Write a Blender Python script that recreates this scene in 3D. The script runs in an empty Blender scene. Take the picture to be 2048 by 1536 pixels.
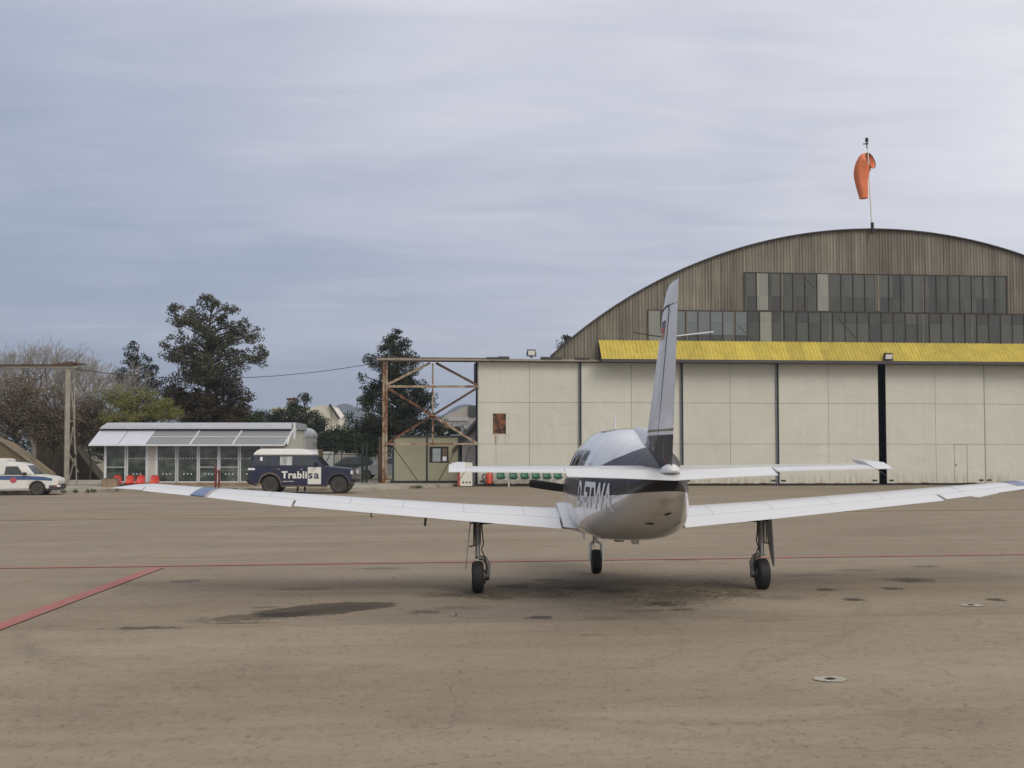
import bpy, bmesh, math, random
from mathutils import Vector, Matrix, noise
C = bpy.context
scene = C.scene
R = math.radians
PI = math.pi
rnd = random.Random(7)

# ------------------------------------------------------------------ camera
F = 2580.0                      # focal length in pixels of the 2048 px wide photograph
CAM = Vector((0, 0, 1.86))
PITCH = math.atan(132 / F)
cd = bpy.data.cameras.new('camera'); cam = bpy.data.objects.new('camera', cd)
scene.collection.objects.link(cam); scene.camera = cam
cd.sensor_width = 36; cd.lens = 36 * F / 2048; cd.clip_end = 8000; cd.clip_start = .1
cam.location = CAM; cam.rotation_euler = (PI / 2 + PITCH, 0, 0)

# ------------------------------------------------------------------ world, sun, exposure
SUN_EL, SUN_AZ = R(40), R(148)          # azimuth clockwise from +Y
sun_dir = Vector((math.sin(SUN_AZ) * math.cos(SUN_EL), math.cos(SUN_AZ) * math.cos(SUN_EL), math.sin(SUN_EL)))
w = bpy.data.worlds.new('World'); scene.world = w; w.use_nodes = True
nt = w.node_tree; nt.nodes.clear()
def N(t, typ, **kw):
    n = t.nodes.new(typ)
    for k, v in kw.items():
        if k.startswith('i_'):
            n.inputs[k[2:].replace('_', ' ')].default_value = v
        else: setattr(n, k, v)
    return n
def L(t, a, b): t.links.new(a, b)
def M(t, op, a, b=None, c=None, clamp=False):
    n = t.nodes.new('ShaderNodeMath'); n.operation = op; n.use_clamp = clamp
    for i, v in enumerate((a, b, c)):
        if v is None: continue
        if hasattr(v, 'default_value') or hasattr(v, 'links'): t.links.new(v, n.inputs[i])
        else: n.inputs[i].default_value = v
    return n.outputs[0]
def MIX(t, f, a, b, blend='MIX'):
    n = t.nodes.new('ShaderNodeMix'); n.data_type = 'RGBA'; n.blend_type = blend
    for i, v in ((0, f), (6, a), (7, b)):
        if hasattr(v, 'links'): t.links.new(v, n.inputs[i])
        elif isinstance(v, (tuple, list)): n.inputs[i].default_value = (*v, 1)
        else: n.inputs[i].default_value = v
    return n.outputs[2]
def RAMP(t, f, stops, interp='LINEAR'):
    n = t.nodes.new('ShaderNodeValToRGB'); n.color_ramp.interpolation = interp
    e = n.color_ramp.elements
    while len(e) < len(stops): e.new(.5)
    for i, (p, c) in enumerate(stops):
        e[i].position = p
        e[i].color = (*c, 1) if isinstance(c, (tuple, list)) else (c, c, c, 1)
    t.links.new(f, n.inputs[0]); return n.outputs[0]
def NOISE(t, vec, scale, detail=3, rough=.55, dist=0):
    n = t.nodes.new('ShaderNodeTexNoise'); n.inputs['Scale'].default_value = scale
    n.inputs['Detail'].default_value = detail; n.inputs['Roughness'].default_value = rough
    n.inputs['Distortion'].default_value = dist
    if vec is not None: t.links.new(vec, n.inputs['Vector'])
    return n.outputs['Fac']
def SCALE(t, vec, s, rot=(0, 0, 0), loc=(0, 0, 0)):
    n = t.nodes.new('ShaderNodeMapping'); n.inputs['Scale'].default_value = s
    n.inputs['Rotation'].default_value = rot; n.inputs['Location'].default_value = loc
    t.links.new(vec, n.inputs['Vector']); return n.outputs[0]

tc = N(nt, 'ShaderNodeTexCoord'); sep = N(nt, 'ShaderNodeSeparateXYZ'); L(nt, tc.outputs['Generated'], sep.inputs[0])
zz = M(nt, 'ADD', M(nt, 'MAXIMUM', sep.outputs[2], 0), .10)
cx_ = M(nt, 'DIVIDE', sep.outputs[0], zz); cy_ = M(nt, 'DIVIDE', sep.outputs[1], zz)
cmb = N(nt, 'ShaderNodeCombineXYZ'); L(nt, cx_, cmb.inputs[0]); L(nt, cy_, cmb.inputs[1])
v1 = SCALE(nt, cmb.outputs[0], (.60, .62, 1), rot=(0, 0, R(-20)), loc=(3.3, 1.2, 0))
n1 = NOISE(nt, v1, 1.25, 3, .5, .35)
n2 = NOISE(nt, SCALE(nt, cmb.outputs[0], (.8, 2.0, 1), rot=(0, 0, R(-14)), loc=(1.7, 5.0, 0)), 2.2, 6, .58, .6)
n3 = NOISE(nt, SCALE(nt, cmb.outputs[0], (.35, .35, 1), loc=(0.6, 2.1, 0)), 1.0, 2, .5)
cl = M(nt, 'ADD', M(nt, 'ADD', M(nt, 'MULTIPLY', n1, .42), M(nt, 'MULTIPLY', n2, .24)), M(nt, 'MULTIPLY', n3, .34))
# thinner, brighter cloud to the right of the view and higher up; denser and bluer low down
bias = M(nt, 'ADD', M(nt, 'MULTIPLY', sep.outputs[0], .54), M(nt, 'ADD', M(nt, 'MULTIPLY', M(nt, 'MINIMUM', sep.outputs[2], .7), .42), M(nt, 'MULTIPLY', M(nt, 'MAXIMUM', M(nt, 'MULTIPLY', sep.outputs[1], -1), -.4), .22)))
cl = M(nt, 'ADD', cl, M(nt, 'ADD', bias, .088))
cc = RAMP(nt, cl, [(.34, (.33, .375, .49)), (.45, (.43, .465, .575)), (.55, (.54, .555, .645)), (.66, (.69, .69, .75)), (.80, (.84, .835, .875)), (1.0, (.92, .91, .92))])
sky = N(nt, 'ShaderNodeTexSky', sky_type='NISHITA', sun_disc=False, sun_elevation=SUN_EL, sun_rotation=SUN_AZ)
SKYS = .08
cloud = MIX(nt, 1.0, cc, (1 / SKYS, 1 / SKYS, 1 / SKYS), 'MULTIPLY')
bgc = MIX(nt, .90, sky.outputs[0], cloud)
bg = N(nt, 'ShaderNodeBackground'); bg.inputs['Strength'].default_value = SKYS
L(nt, bgc, bg.inputs['Color'])
wo = N(nt, 'ShaderNodeOutputWorld'); L(nt, bg.outputs[0], wo.inputs[0])

sl = bpy.data.lights.new('sun', 'SUN'); so = bpy.data.objects.new('sun', sl); scene.collection.objects.link(so)
sl.energy = 1.15; sl.angle = R(26); sl.color = (1, .93, .82)
so.rotation_euler = sun_dir.to_track_quat('Z', 'Y').to_euler(); so.location = (20, -20, 40)
scene.view_settings.view_transform = 'Standard'; scene.view_settings.look = 'None'
scene.view_settings.exposure = 0.15; scene.view_settings.gamma = 1
scene.cycles.max_bounces = 6; scene.cycles.volume_bounces = 0

# ------------------------------------------------------------------ geometry of the place
def ray(px, py):
    u = (px - 1024) / F; v = (768 - py) / F
    return Vector((u, math.cos(PITCH) - v * math.sin(PITCH), math.sin(PITCH) + v * math.cos(PITCH)))
def at(px, py, Y):
    d = ray(px, py); return CAM + d * (Y / d.y)
def sstep(a, b, x):
    t = min(1, max(0, (x - a) / (b - a))); return t * t * (3 - 2 * t)
def gz(x, y): return .009 * min(30, max(-30, x)) * (1 - sstep(34, 54, y))      # the apron drains to the left
def ground(px, py):
    d = ray(px, py); t = -CAM.z / d.z
    for _ in range(12):
        p = CAM + d * t; t = (gz(p.x, p.y) - CAM.z) / d.z
    return CAM + d * t

# ------------------------------------------------------------------ mesh builder
class MB:
    def __init__(s): s.v = []; s.f = []; s.p = []
    def add(s, vs, fs):
        s.p.append((list(vs), fs))
        o = len(s.v); s.v += [tuple(v) for v in vs]; s.f += [tuple(i + o for i in f) for f in fs]; return s
    def box(s, c, d, rot=None):
        x, y, z = (k / 2 for k in d); vs = []
        for p in ((-x,-y,-z),(x,-y,-z),(x,y,-z),(-x,y,-z),(-x,-y,z),(x,-y,z),(x,y,z),(-x,y,z)):
            p = Vector(p)
            if rot: p = rot @ p
            vs.append(p + Vector(c))
        return s.add(vs, [(0,3,2,1),(4,5,6,7),(0,1,5,4),(1,2,6,5),(2,3,7,6),(3,0,4,7)])
    def span(s, a, b):
        return s.box([(a[i] + b[i]) / 2 for i in range(3)], [abs(b[i] - a[i]) for i in range(3)])
    def bar(s, a, b, w, h=None):
        a = Vector(a); b = Vector(b); d = b - a
        q = d.to_track_quat('Z', 'Y').to_matrix()
        return s.box((a + b) / 2, (w, h or w, d.length), q)
    def loft(s, rings, cap=True, closed=True):
        n = len(rings[0]); vs = [p for r in rings for p in r]; fs = []
        for i in range(len(rings) - 1):
            for j in range(n if closed else n - 1):
                k = (j + 1) % n
                fs.append((i * n + j, i * n + k, (i + 1) * n + k, (i + 1) * n + j))
        if cap:
            fs.append(tuple(range(n))[::-1]); fs.append(tuple(range((len(rings) - 1) * n, len(rings) * n)))
        return s.add(vs, fs)
    def tube(s, pts, r, n=8, cap=True):
        pts = [Vector(p) for p in pts]; rs = r if isinstance(r, (list, tuple)) else [r] * len(pts)
        rings = []; prev = None
        for i, p in enumerate(pts):
            d = (pts[min(i + 1, len(pts) - 1)] - pts[max(i - 1, 0)]).normalized()
            if prev is None:
                a = Vector((0, 0, 1)) if abs(d.z) < .9 else Vector((1, 0, 0))
                u = d.cross(a).normalized()
            else: u = (prev - d * prev.dot(d)).normalized()
            prev = u; v = d.cross(u)
            rings.append([p + (u * math.cos(2 * PI * k / n) + v * math.sin(2 * PI * k / n)) * rs[i] for k in range(n)])
        return s.loft(rings, cap)
    def revolve(s, c, axis, prof, n=24):     # prof: (offset along axis, radius)
        ax = Vector(axis).normalized(); a = Vector((0, 0, 1)) if abs(ax.z) < .9 else Vector((1, 0, 0))
        u = ax.cross(a).normalized(); v = ax.cross(u); c = Vector(c)
        return s.loft([[c + ax * o + (u * math.cos(2*PI*k/n) + v * math.sin(2*PI*k/n)) * r for k in range(n)] for o, r in prof])
    def prism(s, pts, fn0, fn1):             # outline mapped by two functions to the two sides
        n = len(pts); vs = [fn0(*p) for p in pts] + [fn1(*p) for p in pts]
        fs = [tuple(range(n))[::-1], tuple(range(n, 2 * n))] + [(i, (i + 1) % n, (i + 1) % n + n, i + n) for i in range(n)]
        return s.add(vs, fs)
    def mesh(s, name, mat, smooth=None, bevel=0, seg=2):
        me = bpy.data.meshes.new(name); me.from_pydata(s.v, [], s.f)
        bm = bmesh.new(); bm.from_mesh(me)
        if len(s.v) < 60000: bmesh.ops.recalc_face_normals(bm, faces=bm.faces)
        if bevel:
            es = [e for e in bm.edges if len(e.link_faces) == 2 and e.calc_face_angle(0) > R(28)]
            bmesh.ops.bevel(bm, geom=es, offset=bevel, segments=seg, affect='EDGES', clamp_overlap=True)
        bm.to_mesh(me); bm.free()
        if smooth or bevel:
            for p in me.polygons: p.use_smooth = True
            me.set_sharp_from_angle(angle=smooth or R(35))
        for m in (mat if isinstance(mat, (list, tuple)) else [mat]): me.materials.append(m)
        return me
    def build(s, name, mat, parent=None, smooth=None, bevel=0, seg=2, label=None):
        o = bpy.data.objects.new(name, s.mesh(name, mat, smooth, bevel, seg)); scene.collection.objects.link(o)
        if parent: o.parent = parent
        if label: o['label'] = label
        return o
def each(mb, name, mat, parent):            # every piece added to the builder becomes a part of its own
    for vs, fs in mb.p: MB().add(vs, fs).build(name, mat, parent)
def tag(o, label, cat, group=None):
    o['label'] = label; o['category'] = cat
    if group: o['group'] = group
    return o
def thing(name, label, cat, loc=(0, 0, 0), rz=0, group=None):
    o = bpy.data.objects.new(name, None); scene.collection.objects.link(o); o.empty_display_size = .2
    o.location = loc; o.rotation_euler = (0, 0, rz); return tag(o, label, cat, group)
def kind(o, k): o['kind'] = k; return o
def copy_tree(o, parent=None):
    c = o.copy(); scene.collection.objects.link(c); c.parent = parent
    for ch in list(o.children): copy_tree(ch, c)
    return c

# ------------------------------------------------------------------ materials
def mat(name, col, rough=.6, metal=0, var=.12, vscale=3., bump=0, bscale=30., coat=0, stretch=(1, 1, 1), spec=.5, dirt=None, dscale=1.2, dth=.62, trans=0):
    m = bpy.data.materials.new(name); m.use_nodes = True; t = m.node_tree
    b = t.nodes['Principled BSDF']; tcn = N(t, 'ShaderNodeTexCoord'); v = tcn.outputs['Object']
    if stretch != (1, 1, 1): v = SCALE(t, v, stretch)
    col = tuple(col); c = col
    if var:
        f = NOISE(t, v, vscale, 5, .6)
        lo = tuple(k * (1 - var) for k in col); hi = tuple(min(1, k * (1 + var)) for k in col)
        c = RAMP(t, f, [(.3, lo), (.7, hi)])
    if dirt:
        g = NOISE(t, v, dscale, 6, .65, .3)
        c = MIX(t, RAMP(t, g, [(dth, 0), (dth + .14, 1)]), c, dirt)
    if hasattr(c, 'links'): L(t, c, b.inputs['Base Color'])
    else: b.inputs['Base Color'].default_value = (*col, 1)
    b.inputs['Roughness'].default_value = rough; b.inputs['Metallic'].default_value = metal
    b.inputs['Coat Weight'].default_value = coat; b.inputs['Coat Roughness'].default_value = .08
    b.inputs['Specular IOR Level'].default_value = spec
    if trans: b.inputs['Transmission Weight'].default_value = trans
    if bump:
        bn = N(t, 'ShaderNodeBump'); bn.inputs['Strength'].default_value = bump; bn.inputs['Distance'].default_value = .02
        L(t, NOISE(t, v, bscale, 3), bn.inputs['Height']); L(t, bn.outputs[0], b.inputs['Normal'])
    return m
def foliage(name, a, b_, c_):
    m = bpy.data.materials.new(name); m.use_nodes = True; t = m.node_tree; b = t.nodes['Principled BSDF']
    g = N(t, 'ShaderNodeNewGeometry'); tcn = N(t, 'ShaderNodeTexCoord')
    f = M(t, 'ADD', M(t, 'MULTIPLY', g.outputs['Random Per Island'], .55), M(t, 'MULTIPLY', NOISE(t, tcn.outputs['Object'], .9, 3), .45))
    L(t, RAMP(t, f, [(.2, a), (.5, b_), (.8, c_)]), b.inputs['Base Color'])
    b.inputs['Roughness'].default_value = .75; b.inputs['Specular IOR Level'].default_value = .2
    return m

m_white = mat('aircraft white', (.63, .625, .61), .32, var=.03, coat=.3, vscale=2)
m_navy = mat('dark stripe', (.022, .02, .028), .25, var=.1, coat=.5)
m_blue = mat('blue stripe', (.05, .10, .22), .35, var=.05, coat=.3)
m_gold = mat('gold stripe', (.30, .24, .13), .4, var=.05)
m_red = mat('red mark', (.42, .05, .04), .45, var=.06)
m_black = mat('black', (.012, .012, .013), .45, var=.2)
m_rubber = mat('rubber', (.018, .017, .016), .8, var=.25, vscale=20, bump=.2, bscale=60)
m_steel = mat('bare metal', (.30, .30, .30), .38, .8, var=.1)
m_dsteel = mat('dark metal', (.075, .072, .07), .5, .5, var=.2, vscale=12)
m_grayp = mat('grey paint', (.24, .25, .26), .5, var=.08)
m_glass = mat('dark glass', (.030, .034, .036), .07, var=.2, vscale=1.2, spec=.7)
m_letter = mat('registration white', (.78, .78, .80), .4, var=0)
m_letterg = mat('registration grey', (.33, .35, .38), .5, var=0)
m_seam = mat('panel gap', (.10, .10, .11), .8, var=0)
m_lamp = mat('lamp glass', (.75, .75, .72), .15, var=0)

# ------------------------------------------------------------------ ground
def ground_sheet(name, xs, ys, zoff, m):
    mb = MB(); nx = len(xs)
    mb.add([(x, y, gz(x, y) + zoff) for y in ys for x in xs],
           [(j * nx + i, j * nx + i + 1, (j + 1) * nx + i + 1, (j + 1) * nx + i) for j in range(len(ys) - 1) for i in range(nx - 1)])
    return kind(mb.build(name, m, smooth=R(60)), 'structure')

# stains, dark patches, joints and tracks in the concrete colour: ellipses in world metres (centre, half axes, turn, strength, softness)
def ell(px, py, wpx, hpx, turn, st, soft=.5):
    p = ground(px, py); q = ground(px + wpx, py); r1 = ground(px, py - hpx); r2 = ground(px, py + hpx)
    return (p.x, p.y, max(.03, abs(q.x - p.x)), max(.03, abs(r1.y - r2.y) / 2), turn, st, soft)
def ell2(xa, ya, xb, yb, hw, st, soft=.3, irr=1.):      # stain between two points, hw = half width in metres
    p = ground(xa, ya); q = ground(xb, yb); d = q - p
    return ((p.x + q.x) / 2, (p.y + q.y) / 2, d.length / 2, hw, math.atan2(d.y, d.x), st, soft, irr)
stains_and_patches = [
    ell2(500, 1233, 782, 1205, .50, .62, .14, .45), ell2(390, 1243, 640, 1224, .30, .45, .3, .7), ell2(600, 1222, 760, 1212, .30, .22, .6, .8), ell2(410, 1247, 560, 1245, .07, .45, .5, .7), ell(290, 1256, 70, 3, 0, .55, .5),
    ell2(500, 1216, 560, 1213, .07, .45, .5, .7),
    ell(1010, 1180, 130, 13, 0, .42, .7), ell(1090, 1192, 60, 6, 0, .35, .5), ell(960, 1190, 60, 8, 0, .3, .6),
    ell(1260, 1172, 200, 22, 0, .40, .9), ell(1370, 1193, 90, 16, 0, .50, .9), ell(1300, 1205, 70, 8, 0, .35, .6), ell(1440, 1172, 75, 14, 0, .4, .9), ell(1240, 1182, 45, 5, 0, .4, .5), ell(1160, 1175, 40, 4, 0, .4, .4), ell(1335, 1208, 35, 5, 0, .5, .4), ell(1000, 1196, 40, 4, 0, .4, .4),  # includes broad soft darker patches below the aircraft
    ell(1035, 1172, 35, 3, 0, .5, .4), ell(920, 1216, 60, 5, 0, .25, .6), ell(1290, 1221, 50, 3, 0, .3, .5), ell(1210, 1236, 40, 3, 0, .2, .5), ell(1560, 1196, 50, 5, 0, .25, .6), ell(1610, 1150, 60, 3, 0, .2, .6), ell(1720, 1140, 40, 2.5, 0, .25, .5),
    ell(1080, 1235, 30, 3.5, 0, .6, .4), ell(1365, 1219, 25, 4, 0, .45, .5), ell(1480, 1190, 50, 5, 0, .4, .5),
    ell(1820, 1160, 45, 5, 0, .6, .5), ell(1650, 1179, 22, 3, 0, .6, .4), ell(1707, 1199, 22, 3, 0, .7, .4), ell(1783, 1177, 22, 3, 0, .6, .4),
    ell(1995, 1200, 20, 3, 0, .7, .4), ell(1850, 1133, 30, 3, 0, .35, .4), ell(1360, 1120, 40, 3, 0, .25, .5), ell(850, 1224, 35, 4, 0, .45, .4),
    ell(370, 1162, 30, 3, 0, .35, .4), ell(610, 1178, 60, 3, 0, .3, .5), ell(760, 1137, 45, 3, 0, .3, .5), ell(900, 1190, 70, 5, 0, .35, .6),
    ell(1130, 1165, 60, 4, 0, .3, .5), ell(1545, 1240, 70, 3, 0, .18, .5), ell(1190, 1270, 40, 3, 0, .2, .5), ell(1100, 1160, 35, 3, 0, .35, .4),
    ell(480, 1345, 230, 22, 0, .10, .8), ell(1500, 1400, 300, 20, 0, .10, .8), ell(120, 1420, 200, 26, 0, .10, .8), ell(1850, 1440, 200, 30, 0, .10, .8),
    ell(560, 1180, 320, 14, 0, .12, .8), ell(1000, 1440, 240, 30, 0, .08, .8)]  # broad faint darker patches
def jline(pxa, pya, pxb, pyb, width, dark):
    a = ground(pxa, pya); b = ground(pxb, pyb); d = (b - a); n = Vector((-d.y, d.x, 0)).normalized()
    return (n.x, n.y, -(n.x * a.x + n.y * a.y), width, dark)
joints = [jline(0, 1262, 2048, 1226, .03, .30), jline(0, 1089, 2048, 1063, .10, -.30), jline(0, 1122, 1023, 1112, .10, -.16),
          jline(0, 1075, 2048, 1050, .06, .15), jline(0, 1060, 2048, 1040, .06, -.10), jline(0, 1103, 2048, 1080, .07, .14),
          jline(0, 1175, 2048, 1146, .05, .10), jline(0, 1290, 2048, 1255, .04, .08), jline(0, 1170, 2048, 1140, .04, -.06)]
m_apron = bpy.data.materials.new('weathered apron'); m_apron.use_nodes = True; t = m_apron.node_tree; b = t.nodes['Principled BSDF']
geo = N(t, 'ShaderNodeNewGeometry'); P = geo.outputs['Position']; sp = N(t, 'ShaderNodeSeparateXYZ'); L(t, P, sp.inputs[0])
rotP = SCALE(t, P, (1, 1, 1), rot=(0, 0, R(-3)))
fine = NOISE(t, P, 55, 4, .7); mid = NOISE(t, SCALE(t, rotP, (1, 2.2, 1)), 2.2, 6, .65); big = NOISE(t, SCALE(t, rotP, (.10, .34, 1)), 1.6, 4, .5, .6)
streak = NOISE(t, SCALE(t, rotP, (.12, 1.9, 1)), 1.0, 5, .6); speck = NOISE(t, SCALE(t, P, (1, .6, 1)), 16, 3, .7)
base = RAMP(t, big, [(.3, (.206, .166, .118)), (.5, (.234, .190, .137)), (.7, (.262, .215, .157))])
def CR(v, a, b_): return RAMP(t, v, [(a, 0.), (b_, 1.)])
grain = NOISE(t, P, 28, 5, .8)
k = M(t, 'ADD', M(t, 'ADD', M(t, 'ADD', M(t, 'MULTIPLY', CR(fine, .34, .66), .13), M(t, 'MULTIPLY', CR(grain, .32, .68), .20)), M(t, 'MULTIPLY', CR(mid, .3, .7), .17)), M(t, 'MULTIPLY', CR(streak, .3, .7), .11))
k = M(t, 'ADD', k, M(t, 'MULTIPLY', M(t, 'SUBTRACT', RAMP(t, speck, [(.30, 0), (.46, 1)]), 1), .30))
mot = NOISE(t, P, .9, 6, .6)
k = M(t, 'ADD', M(t, 'ADD', k, M(t, 'MULTIPLY', M(t, 'SUBTRACT', mot, .5), .26)), .83)
near_n = NOISE(t, P, 2.6, 6, .72); near_n2 = NOISE(t, P, 9, 4, .7); near_n3 = NOISE(t, P, 24, 4, .7)
small_off = M(t, 'ADD', M(t, 'MULTIPLY', M(t, 'SUBTRACT', near_n2, .5), 3.2), M(t, 'MULTIPLY', M(t, 'SUBTRACT', near_n3, .5), 1.6))
dist_off = M(t, 'ADD', M(t, 'MULTIPLY', M(t, 'SUBTRACT', near_n, .5), 1.7), M(t, 'MULTIPLY', M(t, 'SUBTRACT', near_n2, .5), .7))
dark = None
for e_ in stains_and_patches:
    ex, ey, ax, ay, an, st, sf = e_[:7]; irr = e_[7] if len(e_) > 7 else 1.
    dx = M(t, 'SUBTRACT', sp.outputs[0], ex); dy = M(t, 'SUBTRACT', sp.outputs[1], ey); ca, sa = math.cos(an), math.sin(an)
    u = M(t, 'ADD', M(t, 'MULTIPLY', dx, ca / ax), M(t, 'MULTIPLY', dy, sa / ax)); v = M(t, 'ADD', M(t, 'MULTIPLY', dx, -sa / ay), M(t, 'MULTIPLY', dy, ca / ay))
    d2 = M(t, 'ADD', M(t, 'MULTIPLY', u, u), M(t, 'MULTIPLY', v, v)); d_ = M(t, 'ADD', M(t, 'SQRT', d2), M(t, 'MULTIPLY', dist_off if ax > .75 else small_off, irr))
    mask = M(t, 'MULTIPLY', M(t, 'DIVIDE', M(t, 'SUBTRACT', 1 + sf * .3, d_), sf, clamp=True), st)
    keep = M(t, 'SUBTRACT', 1, mask)
    dark = keep if dark is None else M(t, 'MULTIPLY', dark, keep)
for (nx_, ny_, c0, wd, dk) in joints:
    s_ = M(t, 'ADD', M(t, 'ADD', M(t, 'MULTIPLY', sp.outputs[0], nx_), M(t, 'MULTIPLY', sp.outputs[1], ny_)), c0)
    s_ = M(t, 'ADD', s_, M(t, 'MULTIPLY', M(t, 'SUBTRACT', near_n, .5), .12))
    mk = M(t, 'SUBTRACT', 1, M(t, 'DIVIDE', M(t, 'ABSOLUTE', s_), wd), clamp=True)
    dark = M(t, 'MULTIPLY', dark, M(t, 'SUBTRACT', 1, M(t, 'MULTIPLY', M(t, 'MULTIPLY', mk, M(t, 'ADD', streak, .3)), dk)))
for (qx, qy, qr, qw, qs) in ((1.2, 15.5, 6.6, .16, .10), (-4.5, 17, 8.8, .14, .10), (5, 20, 12.2, .18, .08), (-2.2, 13.2, 3.9, .10, .08), (4.2, 10.9, 2.2, .05, .10)):   # faint old tyre tracks
    dx = M(t, 'SUBTRACT', sp.outputs[0], qx); dy = M(t, 'SUBTRACT', sp.outputs[1], qy)
    d_ = M(t, 'SQRT', M(t, 'ADD', M(t, 'MULTIPLY', dx, dx), M(t, 'MULTIPLY', dy, dy)))
    mk = M(t, 'SUBTRACT', 1, M(t, 'DIVIDE', M(t, 'ABSOLUTE', M(t, 'SUBTRACT', M(t, 'ADD', d_, M(t, 'MULTIPLY', M(t, 'SUBTRACT', mot, .5), .5)), qr)), qw), clamp=True)
    dark = M(t, 'MULTIPLY', dark, M(t, 'SUBTRACT', 1, M(t, 'MULTIPLY', M(t, 'MULTIPLY', mk, CR(big, .35, .6)), qs * 1.3)))
vor = N(t, 'ShaderNodeTexVoronoi', feature='DISTANCE_TO_EDGE'); vor.inputs['Scale'].default_value = .21
wv_ = N(t, 'ShaderNodeVectorMath', operation='ADD'); ncol = t.nodes.new('ShaderNodeTexNoise'); ncol.inputs['Scale'].default_value = 1.1; ncol.inputs['Detail'].default_value = 6; L(t, P, ncol.inputs['Vector']); L(t, P, wv_.inputs[0]); L(t, ncol.outputs['Color'], wv_.inputs[1]); L(t, wv_.outputs[0], vor.inputs['Vector'])
crack = M(t, 'SUBTRACT', 1, M(t, 'DIVIDE', vor.outputs['Distance'], .0035), clamp=True)      # fine cracks
dark = M(t, 'MULTIPLY', dark, M(t, 'SUBTRACT', 1, M(t, 'MULTIPLY', M(t, 'MULTIPLY', crack, CR(mid, .42, .62)), .38)))
# the strip nearer than the long joint was paved later and is a touch lighter
J = joints[0]; s_ = M(t, 'ADD', M(t, 'ADD', M(t, 'MULTIPLY', sp.outputs[0], J[0]), M(t, 'MULTIPLY', sp.outputs[1], J[1])), J[2])
nearer = M(t, 'LESS_THAN', M(t, 'MULTIPLY', s_, 1 if J[1] > 0 else -1), 0)
k = M(t, 'MULTIPLY', M(t, 'MULTIPLY', k, dark), M(t, 'ADD', 1, M(t, 'MULTIPLY', nearer, .07)))
kc = N(t, 'ShaderNodeCombineColor'); [L(t, k, kc.inputs[i]) for i in range(3)]
L(t, MIX(t, 1, base, kc.outputs[0], 'MULTIPLY'), b.inputs['Base Color']); b.inputs['Roughness'].default_value = .93; b.inputs['Specular IOR Level'].default_value = .15
bn = N(t, 'ShaderNodeBump'); bn.inputs['Strength'].default_value = .35; bn.inputs['Distance'].default_value = .006
L(t, fine, bn.inputs['Height']); L(t, bn.outputs[0], b.inputs['Normal'])

m_field = mat('dry ground', (.20, .17, .10), .95, var=.3, vscale=.15)
xs = [-3000, -800, -200, -80, -60] + list(range(-45, 46, 5)) + [60, 80, 200, 800, 3000]
ys = [-60, -20] + list(range(-10, 72, 2)) + [80, 120, 250, 600, 1500, 4000]
ground_sheet('ground', xs, ys, -.03, m_field)
ground_sheet('apron', [-60] + list(range(-45, 66, 5)), [-30, -15] + list(range(-10, 76, 2)), 0, m_apron)

def paint_line(name, pa, pb, width, z, m, n=24, ext=(0, 0)):
    a = Vector((pa.x, pa.y, 0)); b_ = Vector((pb.x, pb.y, 0)); d = (b_ - a).normalized(); a = a - d * ext[0]; b_ = b_ + d * ext[1]
    nn = Vector((-d.y, d.x, 0)) * width / 2; mb = MB(); vs = []
    for i in range(n + 1):
        p = a.lerp(b_, i / n)
        for q in (p - nn, p + nn): vs.append((q.x, q.y, gz(q.x, q.y) + z))
    mb.add(vs, [(2 * i, 2 * i + 2, 2 * i + 3, 2 * i + 1) for i in range(n)])
    return kind(mb.build(name, m), 'structure')
def worn(name, col, th):
    m = bpy.data.materials.new(name); m.use_nodes = True; t = m.node_tree; b = t.nodes['Principled BSDF']
    g = N(t, 'ShaderNodeNewGeometry'); nn = M(t, 'ADD', M(t, 'MULTIPLY', NOISE(t, g.outputs['Position'], 7, 6, .75), .6), M(t, 'MULTIPLY', NOISE(t, g.outputs['Position'], 60, 3, .7), .4))
    L(t, MIX(t, RAMP(t, nn, [(th, 0), (th + .16, 1)]), col, (.25, .198, .15)), b.inputs['Base Color']); b.inputs['Roughness'].default_value = .85
    return m
m_rline = worn('worn red paint', (.38, .095, .085), .45); m_yline = worn('worn yellow paint', (.36, .26, .09), .47)
paint_line('red_line', ground(0, 1137), ground(2048, 1109), .17, .008, m_rline, 40, (20, 20))
paint_line('red_branch_line', ground(0, 1254), ground(316, 1136), .22, .012, m_rline, 20, (3, 0))
paint_line('yellow_line', ground(0, 1041), ground(2048, 1019), .26, .008, m_yline, 40, (20, 20))
m_ring = worn('worn white ring', (.42, .395, .31), .45)
m_hole = mat('hole', (.02, .018, .015), .9, var=0)
for (px, py, r, lab) in ((1661, 1359, .135, 'off white tie-down ring with dark centre, nearest to the viewer'),
                         (1942, 1211, .13, 'broken pale tie-down ring near the right edge of the apron'),
                         (912, 1231, .07, 'small pale tie-down mark below the left main wheel')):
    p = ground(px, py); o = thing('tie_down_point', lab, 'ground anchor', (p.x, p.y, gz(p.x, p.y)), group='tie-down points set in the apron')
    mb = MB(); n = 28; rr = random.Random(int(px))
    vs = []
    for i in range(n):
        a = 2 * PI * i / n; k0 = r * (.30 + .1 * rr.random()); k1 = r * (.85 + .25 * rr.random())
        vs += [(k0 * math.cos(a), k0 * math.sin(a), .006), (k1 * math.cos(a), k1 * math.sin(a), .006)]
    mb.add(vs, [(2 * i, 2 * i + 1, (2 * i + 3) % (2 * n), (2 * i + 2) % (2 * n)) for i in range(n)]); mb.build('ring', m_ring, o)
    MB().revolve((0, 0, .001), (0, 0, 1), [(0, r * .28), (.012, r * .2)], 14).build('anchor', m_hole, o)

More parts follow.
